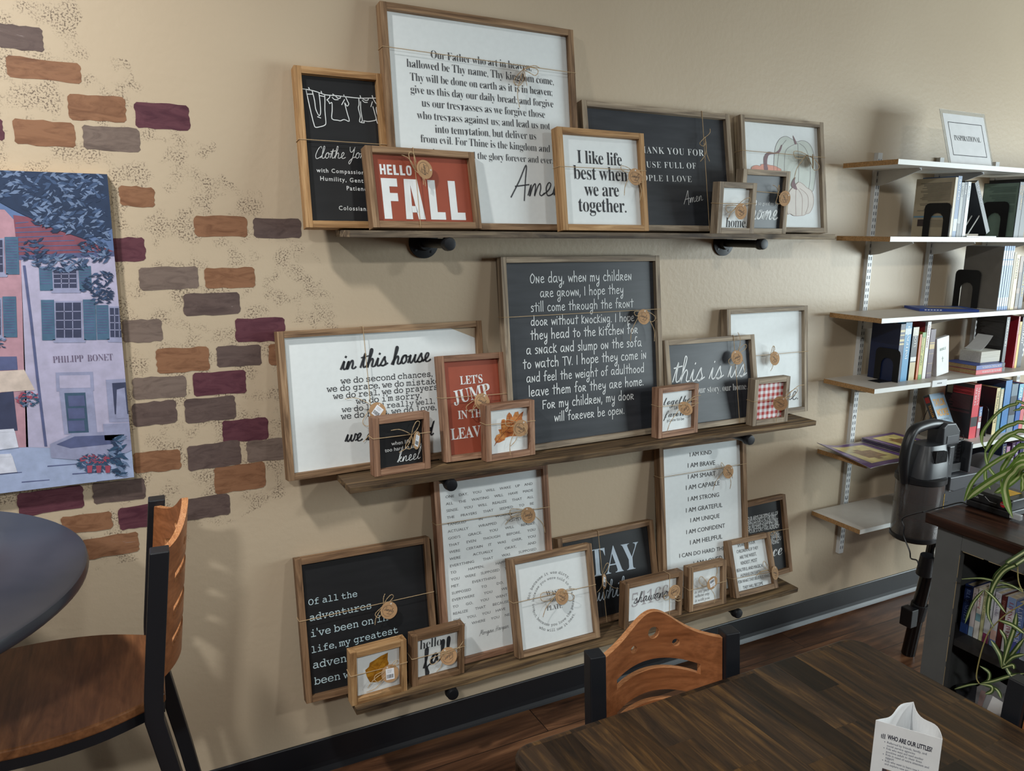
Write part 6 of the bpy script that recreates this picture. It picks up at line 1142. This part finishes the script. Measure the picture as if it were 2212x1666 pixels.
m = MB().prism([(q(2.672), vz(.915)), (q(2.665), vz(.985)), (q(2.685), vz(1.0)), (q(2.735), vz(.997)), (q(2.765), vz(.965)), (q(2.768), vz(.915))], lambda u, v, d: (u, d, v), -.034, .034); ob = obj('grip_block', m, DKG, r, bevel=.005, seg=3)
obj('latch', bx(q(2.69), q(2.755), -.036, -.0342, vz(.925), vz(.952)), GREYPL, ob, bevel=.0008)
m = MB(); xa, xb, za, zb = q(2.69), q(2.832), vz(.70), vz(.916); m.box(xa, xb, -.01, .045, za, zb); m.box(xa, xa+.03, -.05, -.0102, za, zb); m.box(xb-.014, xb, -.048, -.0102, vz(.80), zb); sp = obj('battery_bay', m, DKG, r, bevel=.003)
m = MB()
for k in range(5): m.box(xa+.036, xb-.02, -.0125, -.0101, zb-.018-k*.013, zb-.010-k*.013)
m.box(xa+.05, xb-.035, -.03, -.0101, vz(.805), vz(.838))
for a in (0, 1, 2): m.box(xa+.034+a*.03, xa+.046+a*.03, -.022, -.0101, vz(.782), vz(.798))
obj('contacts', m, BLKP, sp); m = MB(); lay_simple(m, lambda u, v: (xa+.01-v, -.0506, zb-.02-u), 'ONEPWR', 'G', 0, 0, .05, 0, height=.006); obj('lettering', m, plain('faint_print', srgb(120, 124, 130), .5), sp, fix=False)
m = MB().prism([(q(2.70), vz(.80)), (q(2.925), vz(.797)), (q(2.922), vz(.752)), (q(2.73), vz(.742)), (q(2.70), vz(.75))], lambda u, v, d: (u, d, v), -.06, .03); obj('battery_ledge', m, GREYPL, r, bevel=.004, seg=3)
m = MB().prism([(q(2.695), vz(.742)), (q(2.85), vz(.742)), (q(2.868), vz(.67)), (q(2.84), vz(.625)), (q(2.76), vz(.60)), (q(2.715), vz(.55)), (q(2.70), vz(.57))], lambda u, v, d: (u, d, v), -.04, .04); obj('lower_body', m, DKG, r, bevel=.006, seg=3)
m = MB(); xs = RB*math.sin(.62); 
for i in range(6):
    za = b0+.03+i*.025
    pp = [(RB+.0008)*1.0, 0]
    A_ = [(math.sin(g)*(RB+.001), -math.cos(g)*(RB+.001)) for g in (.40, .55, .70, .82)]
    for (xa_, ya_), (xb_, yb_) in zip(A_, A_[1:]): m.quad([(xa_, ya_, za), (xb_, yb_, za), (xb_, yb_, za+.0225), (xa_, ya_, za+.0225)], 0)
    A_ = [(math.sin(g)*(RB+.0016), -math.cos(g)*(RB+.0016)) for g in (.5, .62, .72)]
    for (xa_, ya_), (xb_, yb_) in zip(A_, A_[1:]): m.quad([(xa_, ya_, za+.006), (xb_, yb_, za+.009), (xb_, yb_, za+.017), (xa_, ya_, za+.014)], 1)
obj('warning_sticker', m, [plain('sticker_yellow', srgb(214, 164, 36), .5), BLKP], bn, fix=False)
m = MB().tube([(q(2.755), .0, vz(.60)), (q(2.735), .0, vz(.45)), (q(2.728), .02, .22), (q(2.733), .045, .003)], [.024, .024, .0255, .0265], 20); wd = obj('wand', m, plain('glossy_black', srgb(14, 14, 17), .15), r, smooth=True)
m = MB().tube([(q(2.732), .02, .235), (q(2.731), .03, .165)], .032, 20); m.box(q(2.66), q(2.70), .0, .05, .15, .225); obj('tube_clamp', m, BLKP, wd, bevel=.003)
m = MB(); cx, cz = q(2.703), vz(.47); E = [(cx+.052*math.cos(g)*.55-.045*math.sin(g)*.75, -.04-.0*g, cz+.052*math.cos(g)*.75+.062*math.sin(g)*.35) for g in [2*PI*i/40 for i in range(41)]]
m = MB().tube(smooth_line([(cx-.03, -.02, vz(.41)), (cx-.036, -.03, vz(.49))], 2), [.03, .026], 16); obj('brush_tool', m, BLKP, r, smooth=True)
m = MB(); rn = random.Random(2)
for i in range(150):
    g = 2*PI*i/150; c = Vector((cx+.006+.020*math.cos(g)-.03*math.sin(g), -.05, vz(.485)+.016*math.cos(g)+.045*math.sin(g))); o_ = Vector((math.cos(g)*.5-.6*math.sin(g), -.55, math.cos(g)*.4+math.sin(g)*.8)).normalized()*.017
    m.tube([c, c+o_+Vector((rn.uniform(-.002, .002), 0, rn.uniform(-.002, .002)))], [.0022, .0014], 4)
obj('bristles', m, plain('white_bristle', srgb(208, 206, 200), .8), r)
